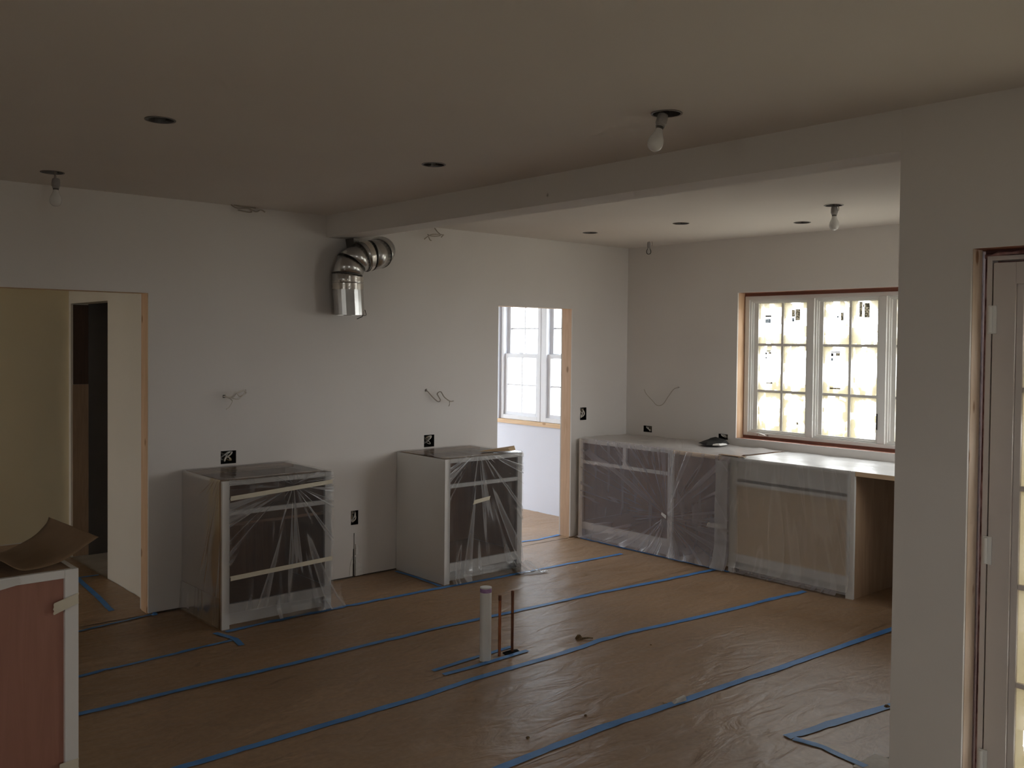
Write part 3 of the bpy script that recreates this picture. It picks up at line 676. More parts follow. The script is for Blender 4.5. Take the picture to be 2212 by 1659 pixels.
MAT['filmC'] = film('milky_film_sink', .31, .10, (.3, 2.6), 14.0, .05, (.80, .78, .75), .14)
MAT['filmT'] = film('top_film', .10, .18, (0.2, 2.0), 4.0, .8, (.80, .77, .74), .2)
f1 = empty('plastic_sheet', P1(.37, 0, .03)); tag(f1, 'clear plastic film taped around the left freestanding cabinet', 'plastic sheet')
drape('front_flap', P1, .040, .745, [(-.004, .10), (-.004, .885), (.0, .892), (.02, .895)], 'film1', f1, (.46, .83), .004, 1, .02)
drape('bottom_flap', P1, .34, .80, [(-.05, .012), (-.012, .07), (-.006, .16)], 'film1', f1, None, .010, 3, .02, 14)
drape('top_flap', P1, .0, .735, [(.0, .893), (.59, .893)], 'filmT', f1, None, .003, 4, 0, 24)
def Pside(u, d, z): return (2.3523+d, -.5983+u, z)
drape('side_hem', Pside, .01, .59, [(-.016, .012), (-.012, .10), (-.009, .19)], 'filmC', f1, None, .003, 8, .004, 12)
drape('side_flap', Pside, .015, .585, [(-.004, .02), (-.005, .12), (-.004, .885), (.0, .893)], 'film1s', f1, None, .004, 6, .012)
f2 = empty('plastic_sheet', P2(.37, 0, .03)); tag(f2, 'clear plastic film hanging over the right freestanding cabinet front', 'plastic sheet')
drape('front_flap', P2, .040, .735, [(-.07, .012), (-.02, .05), (-.006, .14), (-.005, .89), (.0, .899), (.02, .901)], 'film2', f2, (.46, .585), .005, 11, .03)
drape('top_flap', P2, .0, .73, [(.0, .899), (.59, .899)], 'filmT', f2, None, .004, 14, 0, 24)
fa = empty('plastic_sheet', PA(.5, 0, .03)); tag(fa, 'hazy film over the corner cabinet gathered at its right stile', 'plastic sheet')
drape('front_flap', PA, .03, 1.05, [(-.025, .012), (-.012, .05), (-.004, .12), (-.002, .872), (.0, .881), (.03, .884)], 'filmA', fa, (1.0, .345), .004, 21, .02)
fb = empty('plastic_sheet', PA(1.3, 0, .03)); tag(fb, 'hazy film hanging over the open gap between the window cabinets', 'plastic sheet')
drape('front_flap', PA, 1.05, 1.61, [(-.05, .012), (-.03, .05), (-.010, .14), (-.006, .845), (-.004, .876)], 'filmB', fb, (1.0, .33), .007, 31, .03)
drape('fold', PA, 1.49, 1.60, [(-.06, .012), (-.045, .05), (-.02, .2), (-.016, .845)], 'filmC', fb, None, .012, 33, .03)
fc = empty('plastic_sheet', PC(.4, 0, .03)); tag(fc, 'milky plastic film covering the sink cabinet front', 'plastic sheet')
drape('front_flap', PC, -.06, .985, [(-.03, .05), (-.012, .09), (-.004, .16), (-.002, .868), (.0, .878)], 'filmC', fc, None, .004, 41, .02)
drape('toe_flap', PC, .05, .9, [(-.016, .012), (-.004, .06)], 'filmB', fc, None, .004, 43, .005, 10)
# shiny bunched film end at the foot of the second cabinet
mb = MB(); mb.uv = []
for i in range(15):
    for j in range(12):
        u = i/14; v = j/11
        p = P2(.60+.22*u, -.03-.17*v*(.6+.5*u), .012+.075*(1-v)**1.5*(.5+.5*u)+.02*abs(noise.noise((u*7, v*7, 5))))
        mb.v.append(Vector(p)); mb.uv.append((u*.3, v*.3))
for i in range(14):
    for j in range(11): a = i*12+j; mb.f.append((a, a+1, a+13, a+12))
mb.build('bunched_end', 'film2', f2, smooth=True)

# ================================================================== WINDOWS
def rect_frame(mb, P, u0, u1, z0, z1, w, d0, d1):
    """picture-frame of four members; P(u,d,z)"""
    for a, b, c, d in ((u0, u0+w, z0, z1), (u1-w, u1, z0, z1), (u0+w, u1-w, z0, z0+w), (u0+w, u1-w, z1-w, z1)):
        mb.box(P(a, d0, c), P(b, d1, d))
def pane(P, u0, u1, z0, z1, d, mat, parent, name='pane'):
    mb = MB(); mb.v = [Vector(P(u0, d, z0)), Vector(P(u1, d, z0)), Vector(P(u1, d, z1)), Vector(P(u0, d, z1))]
    mb.uv = [(0, 0), (1, 0), (1, 1), (0, 1)]; mb.f = [(0, 1, 2, 3)]
    # real thickness
    mb.v += [Vector(P(u0, d+.004, z0)), Vector(P(u1, d+.004, z0)), Vector(P(u1, d+.004, z1)), Vector(P(u0, d+.004, z1))]; mb.uv += mb.uv[:4]
    if name == 'glass': mb.f += [(4, 7, 6, 5), (0, 4, 5, 1), (1, 5, 6, 2), (2, 6, 7, 3), (3, 7, 4, 0)]
    else: mb.v = mb.v[:4]; mb.uv = mb.uv[:4]
    return mb.build(name, mat, parent)

# kitchen window: three casements
w1 = empty('window_1', (6.68, -2.17, .95)); STR(w1, 'white triple casement window with film on the glass')
Pw = lambda u, d, z: (6.655+d, -1.228-u, z)          # u to the right, d outwards
FZ0, FZ1 = .968, 2.128
UW, NU = .595, 3
mb = MB(); mb.box(Pw(0, 0, FZ0), Pw(.042, .10, FZ1)); mb.box(Pw(NU*UW+.05-.042, 0, FZ0), Pw(NU*UW+.05, .10, FZ1))
mb.box(Pw(.042, 0, FZ1-.03), Pw(NU*UW+.008, .10, FZ1)); mb.box(Pw(.042, 0, FZ0), Pw(NU*UW+.008, .10, FZ0+.028))
mb.build('frame', 'winwhite', w1, bevel=.002)
for k in range(NU):
    ua = .025+k*UW; ub = ua+UW
    if k: box('mullion', Pw(ua-.034, -.004, FZ0+.0285), Pw(ua+.024, .095, FZ1-.0305), 'winwhite', w1, bevel=.003)
    a = ua+.0245 if k else .0425; b = ub-.0345 if k < NU-1 else NU*UW+.0075
    mb = MB()
    # stepped inner stops
    rect_frame(mb, Pw, a, b, FZ0+.029, FZ1-.031, .014, .012, .09)
    rect_frame(mb, Pw, a+.0145, b-.0145, FZ0+.0435, FZ1-.0455, .010, .024, .085)
    mb.build('stop', 'winwhite', w1, bevel=.0015)
    sa, sb = a+.025, b-.025; sz0, sz1 = FZ0+.026, FZ1-.058
    gu0 = 1.333-1.228+k*UW-.0; gu1 = gu0+.455
    gz0, gz1 = 1.02, 2.068
    mb = MB()
    mb.box(Pw(sa, .040, FZ0+.054), Pw(gu0, .075, FZ1-.056)); mb.box(Pw(gu1, .040, FZ0+.054), Pw(sb, .075, FZ1-.056))
    mb.box(Pw(gu0, .040, FZ0+.054), Pw(gu1, .075, gz0)); mb.box(Pw(gu0, .040, gz1), Pw(gu1, .075, FZ1-.056))
    sash = mb.build('sash', 'winwhite', w1, bevel=.002)
    um = (gu0+gu1)/2; zs = [gz0, gz0+.332, gz0+.716-.01, gz1]; zs = [gz0, 1.342, 1.726, gz1]
    box('muntin', Pw(um-.010, .042, gz0), Pw(um+.010, .070, gz1), 'winwhite', sash)
    for z in zs[1:3]: box('muntin', Pw(gu0, .043, z-.010), Pw(gu1, .069, z+.010), 'winwhite', sash)
    for (p0, p1) in ((gu0, um-.010), (um+.010, gu1)):
        for j in range(3):
            lo = zs[j]+(.010 if j else 0); hi = zs[j+1]-(.010 if j < 2 else 0)
            pane(Pw, p0, p1, lo, hi, .056, 'panefilm', sash)
    def stick(u, z, w, h, mat, d=.0545): return box('sticker', Pw(u, d, z), Pw(u+w, d+.0006, z+h), mat, sash)
    if k == 0:
        stick(gu0+.055, 1.955, .058, .014, 'ink'); stick(gu0+.058, 1.905, .05, .035, 'stickerblue')
        stick(um+.075, 1.955, .030, .055, 'sticker'); stick(um+.110, 1.925, .042, .090, 'sticker'); stick(um+.080, 1.915, .020, .030, 'stickerblue')
        stick(gu0+.055, 1.672, .072, .005, 'ink'); stick(gu0+.062, 1.645, .014, .018, 'ink'); stick(gu0+.094, 1.65, .024, .016, 'sticker'); stick(gu0+.063, 1.612, .014, .012, 'stickerblue')
        stick(gu0+.075, 1.405, .05, .008, 'sticker'); stick(gu0+.117, 1.405, .015, .014, 'sticker')
        stick(um+.135, 1.085, .018, .018, 'sticker')
    if k == 1:
        stick(gu0+.105, 1.985, .058, .004, 'ink'); stick(gu0+.140, 1.92, .022, .062, 'sticker'); stick(gu0+.108, 1.94, .012, .016, 'stickerblue')
        stick(um+.065, 1.945, .024, .115, 'sticker'); stick(um+.094, 2.02, .008, .022, 'ink'); stick(um+.106, 1.94, .042, .11, 'sticker')
        stick(gu0+.060, 1.672, .080, .007, 'ink'); stick(gu0+.062, 1.642, .020, .024, 'ink'); stick(gu0+.104, 1.645, .034, .024, 'sticker'); stick(gu0+.062, 1.605, .018, .024, 'stickerblue')
        stick(gu0+.055, 1.385, .09, .012, 'sticker')
    if k == 0:   # folding crank handle on the first unit's sill
        mb = MB(); mb.tube([Pw(.14, -.010, .985), Pw(.165, -.020, .992), Pw(.20, -.022, .986), Pw(.225, -.016, .979)], lambda t: .008-.003*t, 8)
        mb.box(Pw(.12, -.012, .972), Pw(.155, .002, .995)); mb.build('crank_handle', 'winwhite', w1, smooth=False)
        for q in (.118, .235): box('latch', Pw(q, -.006, .974), Pw(q+.012, .001, .988), 'socket', w1)
    if k == 2: box('lock_lever', Pw(ua-.037, -.014, 1.10), Pw(ua-.031, -.0045, 1.22), 'black', w1)
# the packed gap round the frame
for lo, hi in (((6.664, WY0-.0085, WZ0+.0005), (6.745, WY0-.0005, WZ1-.0005)), ((6.664, WY1+.0005, FZ1+.0005), (6.745, WY0-.009, WZ1-.0005)), ((6.664, WY1+.0005, WZ0+.0005), (6.745, WY0-.009, FZ0-.0005)), ((6.664, WY1+.0005, FZ0), (6.745, -1.228-NU*UW-.0505, FZ1))):
    box('gap_packing', lo, hi, 'redwood', wall_right)
portal((XO+.03, (WY0+WY1)/2, (WZ0+WZ1)/2), (-1, 0, 0), abs(WY1-WY0), WZ1-WZ0)

# far-room windows: two double-hung units side by side
MAT['skytintwhite'] = mottled('window_white_with_sky_tint', (.80, .81, .86), (.84, .85, .90), 5, .35)  # window white with the blue daylight cast tinted in
w2 = empty('window_2', (6.52, .98, .91)); STR(w2, 'bright white pair of double-hung windows seen through the narrow doorway')
Pr = lambda u, d, z: (X2+.02+d, 1.725-u, z)
box('sill_board', (X2-.012, .28, .875), (X2+.145, 1.76, .915), 'studY', wall_r2)
z0, z1, zm = .93, 2.21, 1.585
for k, (a, b) in enumerate(((0, .62), (.66, 1.40))):
    mb = MB(); rect_frame(mb, Pr, a, b, .918, z1, .045, 0, .11); mb.build('frame', 'skytintwhite', w2, bevel=.002)
    for (n, s0, s1, dd) in (('lower_sash', .955, zm+.02, .02), ('upper_sash', zm-.015, z1-.046, .058)):
        mb = MB(); rect_frame(mb, Pr, a+.046, b-.046, s0, s1, .042, dd, dd+.034); sash = mb.build(n, 'skytintwhite', w2, bevel=.002)
        g0, g1, h0, h1 = a+.088, b-.088, s0+.042, s1-.042
        um = (g0+g1)/2; zc = (h0+h1)/2
        box('muntin', Pr(um-.008, dd+.008, h0), Pr(um+.008, dd+.026, h1), 'skytintwhite', sash); box('muntin', Pr(g0, dd+.009, zc-.008), Pr(g1, dd+.025, zc+.008), 'skytintwhite', sash)
        for p0, p1 in ((g0, um-.008), (um+.008, g1)):
            for q0, q1 in ((h0, zc-.008), (zc+.008, h1)): pane(Pr, p0, p1, q0, q1, dd+.015, 'glass', sash)
    box('latch', Pr((a+b)/2-.03, .012, zm+.021), Pr((a+b)/2+.03, .045, zm+.035), 'skytintwhite', w2)
box('mull_post', Pr(.6205, .004, .918), Pr(.6595, .11, z1), 'skytintwhite', w2)
portal((X2+.19, 1.015, 1.56), (-1, 0, 0), 1.43, 1.31)

# glazed door in the door wall
dr = empty('door_1', (3.50, -5.3, 0)); STR(dr, 'white glazed french door with filmed panes at the right edge')
Pd = lambda u, d, z: (3.472+d, -4.458-u, z)
DT = 2.038
mb = MB(); mb.box(Pd(0, 0, .0), Pd(.018, .09, DT+.012)); mb.box(Pd(1.80, 0, .0), Pd(1.818, .09, DT+.012)); mb.box(Pd(.018, 0, DT-.004), Pd(1.80, .09, DT+.012)); mb.build('jamb', 'doorwhite', dr, bevel=.001)
mb = MB(); mb.box(Pd(.0185, .046, .0), Pd(.036, .062, DT-.0045)); mb.box(Pd(1.782, .046, .0), Pd(1.7995, .062, DT-.0045)); mb.box(Pd(.036, .046, DT-.026), Pd(1.782, .062, DT-.0045)); mb.box(Pd(.899, .046, .012), Pd(.92, .062, DT-.027)); mb.build('door_stop', 'maroon', dr)
for k in range(2):
    a = .0225+k*.887; b = a+.885; st = .075; bead = .024
    za, zb = .012, DT-.012; g0, g1, h0, h1 = a+st+bead, b-st-bead, .20, 1.925
    mb = MB(); mb.box(Pd(a, .0, za), Pd(a+st, .042, zb)); mb.box(Pd(b-st, .0, za), Pd(b, .042, zb)); mb.box(Pd(a+st, .0, za), Pd(b-st, .042, h0-bead)); mb.box(Pd(a+st, .0, h1+bead), Pd(b-st, .042, zb))
    leaf = mb.build('leaf', 'doorwhite', dr, bevel=.0015)
    mb = MB(); rect_frame(mb, Pd, a+st, b-st, h0-bead, h1+bead, bead, .010, .034); mb.build('glazing_bead', 'doorwhite', leaf, bevel=.003)
    zs = [h0+(h1-h0)*i/5 for i in range(6)]; us = [g0+(g1-g0)*i/3 for i in range(4)]
    for z in zs[1:5]: box('muntin', Pd(g0, .010, z-.009), Pd(g1, .034, z+.009), 'doorwhite', leaf, bevel=.002)
    for u in us[1:3]: box('muntin', Pd(u-.009, .011, h0), Pd(u+.009, .033, h1), 'doorwhite', leaf, bevel=.002)
    for i in range(3):
        for j in range(5):
            pane(Pd, us[i]+(.009 if i else 0), us[i+1]-(.009 if i < 2 else 0), zs[j]+(.009 if j else 0), zs[j+1]-(.009 if j < 4 else 0), .022, 'doorfilm', leaf)
for z in (1.775, .955, .19):
    mb = MB(); mb.box(Pd(.008, -.008, z), Pd(.038, -.0005, z+.10)); mb.tube([Pd(.020, -.012, z+.004), Pd(.020, -.012, z+.096)], .007, 8, False)
    mb.build('hinge', 'hingewhite', dr, bevel=.002)
for lo, hi in (((3.500, FD[0]+.001, DT+.0125), (3.545, FD[1]-.001, FD[3]-.0005)), ((3.500, -4.4575, .012), (3.545, FD[1]-.0005, DT+.012)), ((3.500, FD[0]+.001, .012), (3.545, -6.277, DT+.012))):
    box('gap_packing', lo, hi, 'maroon', wall_door)
# pink insulation stuffed round the frame
def stuffing(pts, r, label):
    mb = MB(); mb.tube(pts, r, 8)
    for v in mb.v: v += Vector((noise.noise(v*40), noise.noise(v*40+Vector((9, 0, 0))), noise.noise(v*33)))*.006
    return tag(mb.build('insulation', 'pink', smooth=True), label, 'insulation')
stuffing([(3.492, -4.449, .05), (3.494, -4.450, .6), (3.495, -4.449, 1.1), (3.493, -4.450, 1.55), (3.492, -4.449, 2.0)], lambda t: .0035+.0035*abs(math.sin(t*9))*(.5+.5*math.sin(t*37)), 'thin pink insulation packed down the left side of the glazed door')
stuffing([(3.487, -4.447, 2.050), (3.489, -4.60, 2.060), (3.487, -5.1, 2.061), (3.489, -5.7, 2.060), (3.487, -6.28, 2.061)], lambda t: .008+.004*math.sin(t*60), 'pink insulation packed above the glazed door')
portal((XB1+.05, -5.37, 1.05), (-1, 0, 0), 1.8, 2.0)
portal((5.86, YE-.19, 1.64), (0, 1, 0), .92, 1.28)
portal((5.1, 3.78, 1.3), (0, -1, 0), 2.4, 2.2)
for a in BW: portal(((a[0]+a[1])/2, YF-.16, (a[2]+a[3])/2), (0, 1, 0), a[1]-a[0], a[3]-a[2])
for a in LW+[(.4, 1.8, .5, 2.2)]: portal((XL-.16, (a[0]+a[1])/2, (a[2]+a[3])/2), (1, 0, 0), a[1]-a[0], a[3]-a[2])
# frames for the unseen windows added to supply daylight
for n, (a, q) in enumerate([(a, 'y') for a in BW]+[(BE, 'b')]+[(a, 'x') for a in LW+[(.4, 1.8, .5, 2.2)]]):
    Pq = (lambda u, d, z: (u, (YF if q == 'y' else YE)-.10+d, z)) if q in 'yb' else (lambda u, d, z: (XL-.10+d, u, z))
    wn = empty('window_%d' % (n+3), Pq((a[0]+a[1])/2, 0, a[2])); STR(wn, 'plain white unseen window added for its light')
    mb = MB(); rect_frame(mb, Pq, a[0], a[1], a[2], a[3], .06, 0, .07); mb.build('frame', 'winwhite', wn)
    um = (a[0]+a[1])/2; box('mullion', Pq(um-.03, .005, a[2]+.06), Pq(um+.03, .06, a[3]-.06), 'winwhite', wn)
    for p0, p1 in ((a[0]+.06, um-.03), (um+.03, a[1]-.06)): pane(Pq, p0, p1, a[2]+.06, a[3]-.06, .03, 'warmglass', wn)

# ================================================================== ROUGH-IN BITS
# recessed cans and pigtail bulbs
names = ['empty recessed can in the ceiling at upper left', 'recessed can above the hanging bulb at far left', 'empty recessed can in the main ceiling left of the beam', 'recessed can above the large hanging bulb in front of the beam',
         'leftmost empty recessed can in the bay ceiling', 'middle empty recessed can in the bay ceiling', 'empty recessed can in front of the window', 'recessed can above the hanging bulb near the window']
for (x, y, z), nm in zip(CANS, names):
    r = empty('recessed_can', (x, y, z)); tag(r, nm, 'ceiling can', 'recessed ceiling cans')
    MB().lathe([(CR-.0005, .001), (CR-.001, .17)], (x, y, z), (0, 0, 1), 32, False, True).build('housing', 'can', r, smooth=False); hs = [c for c in r.children if c.name.startswith('housing')][0]
    mb = MB(); mb.lathe([(CR+.004, -.0025), (CR+.004, .0), (CR-.004, .0), (CR-.004, -.0025), (CR+.004, -.0025)], (x, y, z-.0003), (0, 0, 1), 32, False, False); mb.build('rim', 'canring', r)
    for k in (0, 2.1, 4.2):
        a = k+.6; box('clip', (x+(CR-.012)*math.cos(a)-.004, y+(CR-.012)*math.sin(a)-.004, z+.004), (x+(CR-.012)*math.cos(a)+.004, y+(CR-.012)*math.sin(a)+.004, z+.05), 'seam', hs)
def pigtail(x, y, z, dirv, drop, label, clear=False, s=1.0):
    d = Vector(dirv).normalized(); base = Vector((x, y, z))
    top = base+Vector((0, 0, .06)); s0 = base+Vector((0, 0, -drop))
    r = empty('pigtail_bulb', base); tag(r, label, 'light bulb', 'temporary bulbs on pigtail sockets')
    MB().lathe([(.015*s, 0), (.019*s, .004), (.021*s, .02), (.021*s, .040), (.0175*s, .046), (.0175*s, .052)], s0, d, 20).build('socket', 'socket', r, smooth=False)
    b = s0+d*.050*s
    prof = [(.013, 0), (.0135, .012), (.016, .024), (.022, .037), (.0275, .050), (.030, .063), (.0295, .074), (.026, .085), (.019, .093), (.010, .0975), (.002, .099)]
    MB().lathe([(a*s, h*s) for a, h in prof], b, d, 24).build('bulb', 'glass' if clear else 'bulb', r, smooth=True); bl = [c for c in r.children if c.name.startswith('bulb')][0]
    MB().lathe([(.0145*s, -.004), (.0145*s, .011)], b, d, 18).build('bulb_base', 'seam', bl)
    side = Vector((d.y, -d.x, 0)); side = side.normalized() if side.length > .01 else Vector((1, 0, 0))
    mb = MB(); mb.tube([top, base+side*.008, s0-d*.004], .0022, 6)
    mb.tube([top, base+side*.026, s0+side*.030+d*.02, s0+side*.024+d*.032], .0022, 6); mb.build('wire', 'wire', r, smooth=True)
pigtail(2.780, -3.545, HC-.004, (-.28, .10, -1), .004, 'large frosted bulb tilted under the ceiling in front of the beam')
pigtail(1.474, -.478, HC-.001, (-.02, 0, -1), .030, 'frosted bulb hanging at far left above the wide opening')
pigtail(5.405, -2.747, HC-.004, (.02, 0, -1), .004, 'frosted bulb hanging in the bay near the window')
# clear bulb-like fixture hanging in the bay corner
pigtail(6.23, -.53, HC-.001, (.02, .02, -1), .004, 'small clear bulb hanging from the ceiling in the bay corner', True, .72)

# electrical boxes recessed in the drywall
def ebox(P, u0, u1, z0, z1, label, yellow=False):
    r = empty('electrical_box', P((u0+u1)/2, .0, z0)); tag(r, label, 'electrical box')
    t = .0015; dp = .06; mb = MB()
    a, b, c, d = u0+.0006, u1-.0006, z0+.0006, z1-.0006
    for lo, hi in (((a, .001, c), (a+t, dp, d)), ((b-t, .001, c), (b, dp, d)), ((a+t, .001, c), (b-t, dp, c+t)), ((a+t, .001, d-t), (b-t, dp, d)), ((a+t, dp-t, c+t), (b-t, dp, d-t))):
        mb.box(P(*lo), P(*hi))
    mb.build('box', 'black', r)
    w = b-a; h = d-c; rr = min(.0055, w*.085)
    for k in range(6):
        pts = []; s = random.random()*6
        for i in range(6):
            t_ = i/5; pts.append(P(a+w*(.5+.36*math.sin(s+t_*4.6+k*1.7)*(.45+.55*t_)), .052-.046*math.sin(math.pi*min(1, t_*1.15))+.002*k, c+h*(.55+.34*math.cos(s*.7+t_*4.0+k*1.1))))
        MB().tube(pts, rr if k < 3 else rr*.65, 6).build('cable', ('cablewhite', 'cablewhite', 'whitechip', 'wire', 'cableyel', 'cablewhite')[k], r, smooth=True)
    return r
Py = lambda u, d, z: (u, d, z)
Px = lambda u, d, z: (X1+d, u, z)
for h, lb in zip(BOX_BACK, ['black double electrical box above the film-wrapped cabinet', 'black electrical box above the right freestanding cabinet', 'small black electrical box low on the wall between the two cabinets', 'upright electrical box on the wall between narrow doorway and bay corner']):
    ebox(Py, *h, lb)
for h, lb in zip(BOX_WIN, ['electrical box on the window wall near the bay corner', 'electrical box on the window wall just left of the window']): ebox(Px, *h, lb)
# loose cables
def cable(name, pts, r, label, mat='wire', cat='cable', extra=()):
    mb = MB(); mb.tube(pts, r, 6)
    for e in extra: mb.tube(e, r*.7, 6)
    return tag(mb.build(name, mat, smooth=True), label, cat)
cable('cable', [(2.631, .03, 1.353), (2.631, -.01, 1.353), (2.665, -.05, 1.345), (2.69, -.07, 1.375), (2.735, -.07, 1.392), (2.755, -.06, 1.375), (2.72, -.05, 1.352), (2.70, -.05, 1.372)], .0048, 'coiled cable sticking out of the wall above the left cabinet', 'cablewhite',
      extra=[[(2.64, -.01, 1.352), (2.67, -.04, 1.325), (2.645, -.05, 1.285), (2.622, -.05, 1.272)], [(2.66, -.03, 1.345), (2.70, -.06, 1.335), (2.735, -.06, 1.36), (2.755, -.06, 1.395)]])
cable('cable', [(4.259, .03, 1.350), (4.262, -.012, 1.345), (4.30, -.03, 1.300), (4.345, -.04, 1.262), (4.365, -.045, 1.272), (4.345, -.045, 1.305), (4.335, -.045, 1.325), (4.365, -.05, 1.338), (4.40, -.05, 1.295), (4.455, -.05, 1.262), (4.49, -.05, 1.262)], .0042, 'zigzag cable sticking out of the wall above the right cabinet', 'wire',
      extra=[[(4.45, -.05, 1.264), (4.452, -.05, 1.240), (4.443, -.05, 1.222)]])
cable('cable', [(X1+.03, -.613, 1.341), (X1-.004, -.611, 1.341), (X1-.02, -.57, 1.322), (X1-.03, -.515, 1.25), (X1-.03, -.46, 1.185), (X1-.035, -.40, 1.172), (X1-.035, -.34, 1.215), (X1-.035, -.27, 1.27), (X1-.035, -.245, 1.31)], .0032, 'thin grey wire drooping from a hole in the window wall', 'wire')
mb = MB()
for pts in ([(2.66, -.03, HC+.0), (2.70, -.04, 2.585), (2.77, -.05, 2.59), (2.83, -.04, 2.575), (2.87, -.03, 2.592), (2.90, -.03, 2.58)], [(2.68, -.03, HC), (2.72, -.05, 2.597), (2.80, -.05, 2.597), (2.83, -.03, 2.60)], [(2.77, -.04, 2.60), (2.79, -.06, 2.575), (2.78, -.05, 2.565), (2.70, -.05, 2.572)]): mb.tube(pts, .0045, 6)
tag(mb.build('cable', 'wire', smooth=True), 'bundle of cable ends at the top of the long wall under the ceiling', 'cable')
mb = MB()
for pts in ([(4.33, -.0, 2.60), (4.335, -.03, 2.57), (4.35, -.05, 2.545), (4.30, -.06, 2.53), (4.24, -.06, 2.53), (4.22, -.06, 2.54)], [(4.38, -.05, 2.548), (4.33, -.06, 2.547), (4.25, -.06, 2.538), (4.19, -.06, 2.50)], [(4.375, -.05, 2.545), (4.35, -.06, 2.528)], [(4.23, -.06, 2.52), (4.235, -.07, 2.498), (4.255, -.06, 2.495)]): mb.tube(pts, .004, 6)
tag(mb.build('cable', 'wire', smooth=True), 'bundle of cable ends high on the long wall right of the duct', 'cable')
# broken drywall by the slit
mb = MB()
for q in ([(3.612, 0, .015), (3.588, 0, .02), (3.592, 0, .09), (3.612, 0, .16)], [(3.636, 0, .012), (3.70, 0, .012), (3.69, 0, .09), (3.655, 0, .105), (3.637, 0, .15)], [(3.634, 0, .165), (3.66, 0, .175), (3.656, 0, .225), (3.634, 0, .245)]):
    i0 = len(mb.v); n = len(q); t = random.uniform(.004, .010)
    mb.v += [Vector((p[0], -.0005, p[2])) for p in q]+[Vector((p[0], -t-(.004 if p[0] > 3.63 else 0)*(p[0] < 3.65), p[2])) for p in q]
    mb.f.append(tuple(i0+n+k for k in range(n)))
    for k in range(n): mb.f.append((i0+k, i0+(k+1) % n, i0+n+(k+1) % n, i0+n+k))
tag(mb.build('drywall_flake', 'gyp'), 'broken drywall flakes beside the vertical slit low on the wall', 'drywall flake')
box('cavity_stub', (3.58, .03, .0), (3.68, .06, .36), 'darkgap', wall_back)

# duct elbow hung under the beam
du = empty('duct_elbow', (3.50, -.125, 1.90)); tag(du, 'galvanised sheet metal duct elbow hanging on the wall under the beam', 'duct')
def ring(c, t, r, n=28):
    t = Vector(t).normalized(); a = t.cross(Vector((0, 1, 0)))
    if a.length < .1: a = t.cross(Vector((1, 0, 0)))
    a.normalize(); b = t.cross(a); return [Vector(c)+a*r*math.cos(2*math.pi*k/n)+b*r*math.sin(2*math.pi*k/n) for k in range(n)]
R0 = .108
CL = [((3.497, -.126, 1.905), (0, 0, 1)), ((3.484, -.126, 2.105), (0, 0, 1)), ((3.478, -.126, 2.19), (.10, 0, 1)), ((3.510, -.128, 2.275), (.62, 0, .95)), ((3.585, -.130, 2.318), (1, 0, .45)), ((3.665, -.130, 2.335), (1, .0, .12)), ((3.745, -.112, 2.355), (1, .62, .40)), ((3.800, -.060, 2.385), (.75, 1, .45))]
for i in range(len(CL)-1):
    (c0, t0), (c1, t1) = CL[i], CL[i+1]; c0, c1 = Vector(c0), Vector(c1); t0 = Vector(t0).normalized(); t1 = Vector(t1).normalized()
    rA, rB = R0*(1.0 if i % 2 else .985), R0*(1.0 if i % 2 else .985)
    mb = MB(); n = 24 if i else 22
    mb.rings([ring(c0, t0, rA, n), ring(c1, t1, rB, n)], False, False)
    o = gore = mb.build('pipe_section' if i == 0 else 'elbow_gore', 'galv', du, smooth=(i > 0)); md = o.modifiers.new('thickness', 'SOLIDIFY'); md.thickness = .0012
    if i:
        mb = MB(); mb.rings([ring(c0-t0*.0025, t0, R0*1.012, 28), ring(c0+t0*.0025, t0, R0*1.012, 28)], False, False)
        o = mb.build('seam_bead', 'seam', gore); md = o.modifiers.new('thickness', 'SOLIDIFY'); md.thickness = .002
for (zc, h) in ((2.105, .022), (2.155, .020)):
    c = Vector((3.484, -.126, zc)); mb = MB(); mb.rings([ring(c-Vector((0, 0, h)), (0, 0, 1), R0*1.016, 28), ring(c+Vector((0, 0, h)), (0, 0, 1), R0*1.016, 28)], False, False)
    o = mb.build('foil_tape', 'foil', du, smooth=True)
c = Vector((3.628, -.130, 2.328)); mb = MB(); mb.rings([ring(c-Vector((.018, 0, .006)), (1, 0, .3), R0*1.014, 28), ring(c+Vector((.018, 0, .004)), (1, 0, .2), R0*1.014, 28)], False, False); mb.build('foil_tape', 'foil', du, smooth=True)
MB().rings([[(3.545, -.10, 2.35), (3.625, -.10, 2.35), (3.625, -.02, 2.35), (3.545, -.02, 2.35)], [(3.535, -.115, HB-.001), (3.571, -.115, HB-.001), (3.571, -.005, HB-.001), (3.535, -.005, HB-.001)]], False, False).build('hanger_collar', 'seam', du)
mb = MB(); mb.tube([(3.53, -.205, 1.925), (3.545, -.225, 1.90), (3.515, -.228, 1.885), (3.498, -.228, 1.878)], .0035, 6); mb.tube([(3.545, -.222, 1.903), (3.585, -.20, 1.905), (3.60, -.18, 1.918), (3.598, -.17, 1.945)], .0025, 6); mb.build('hanger_wire', 'seam', du, smooth=True)

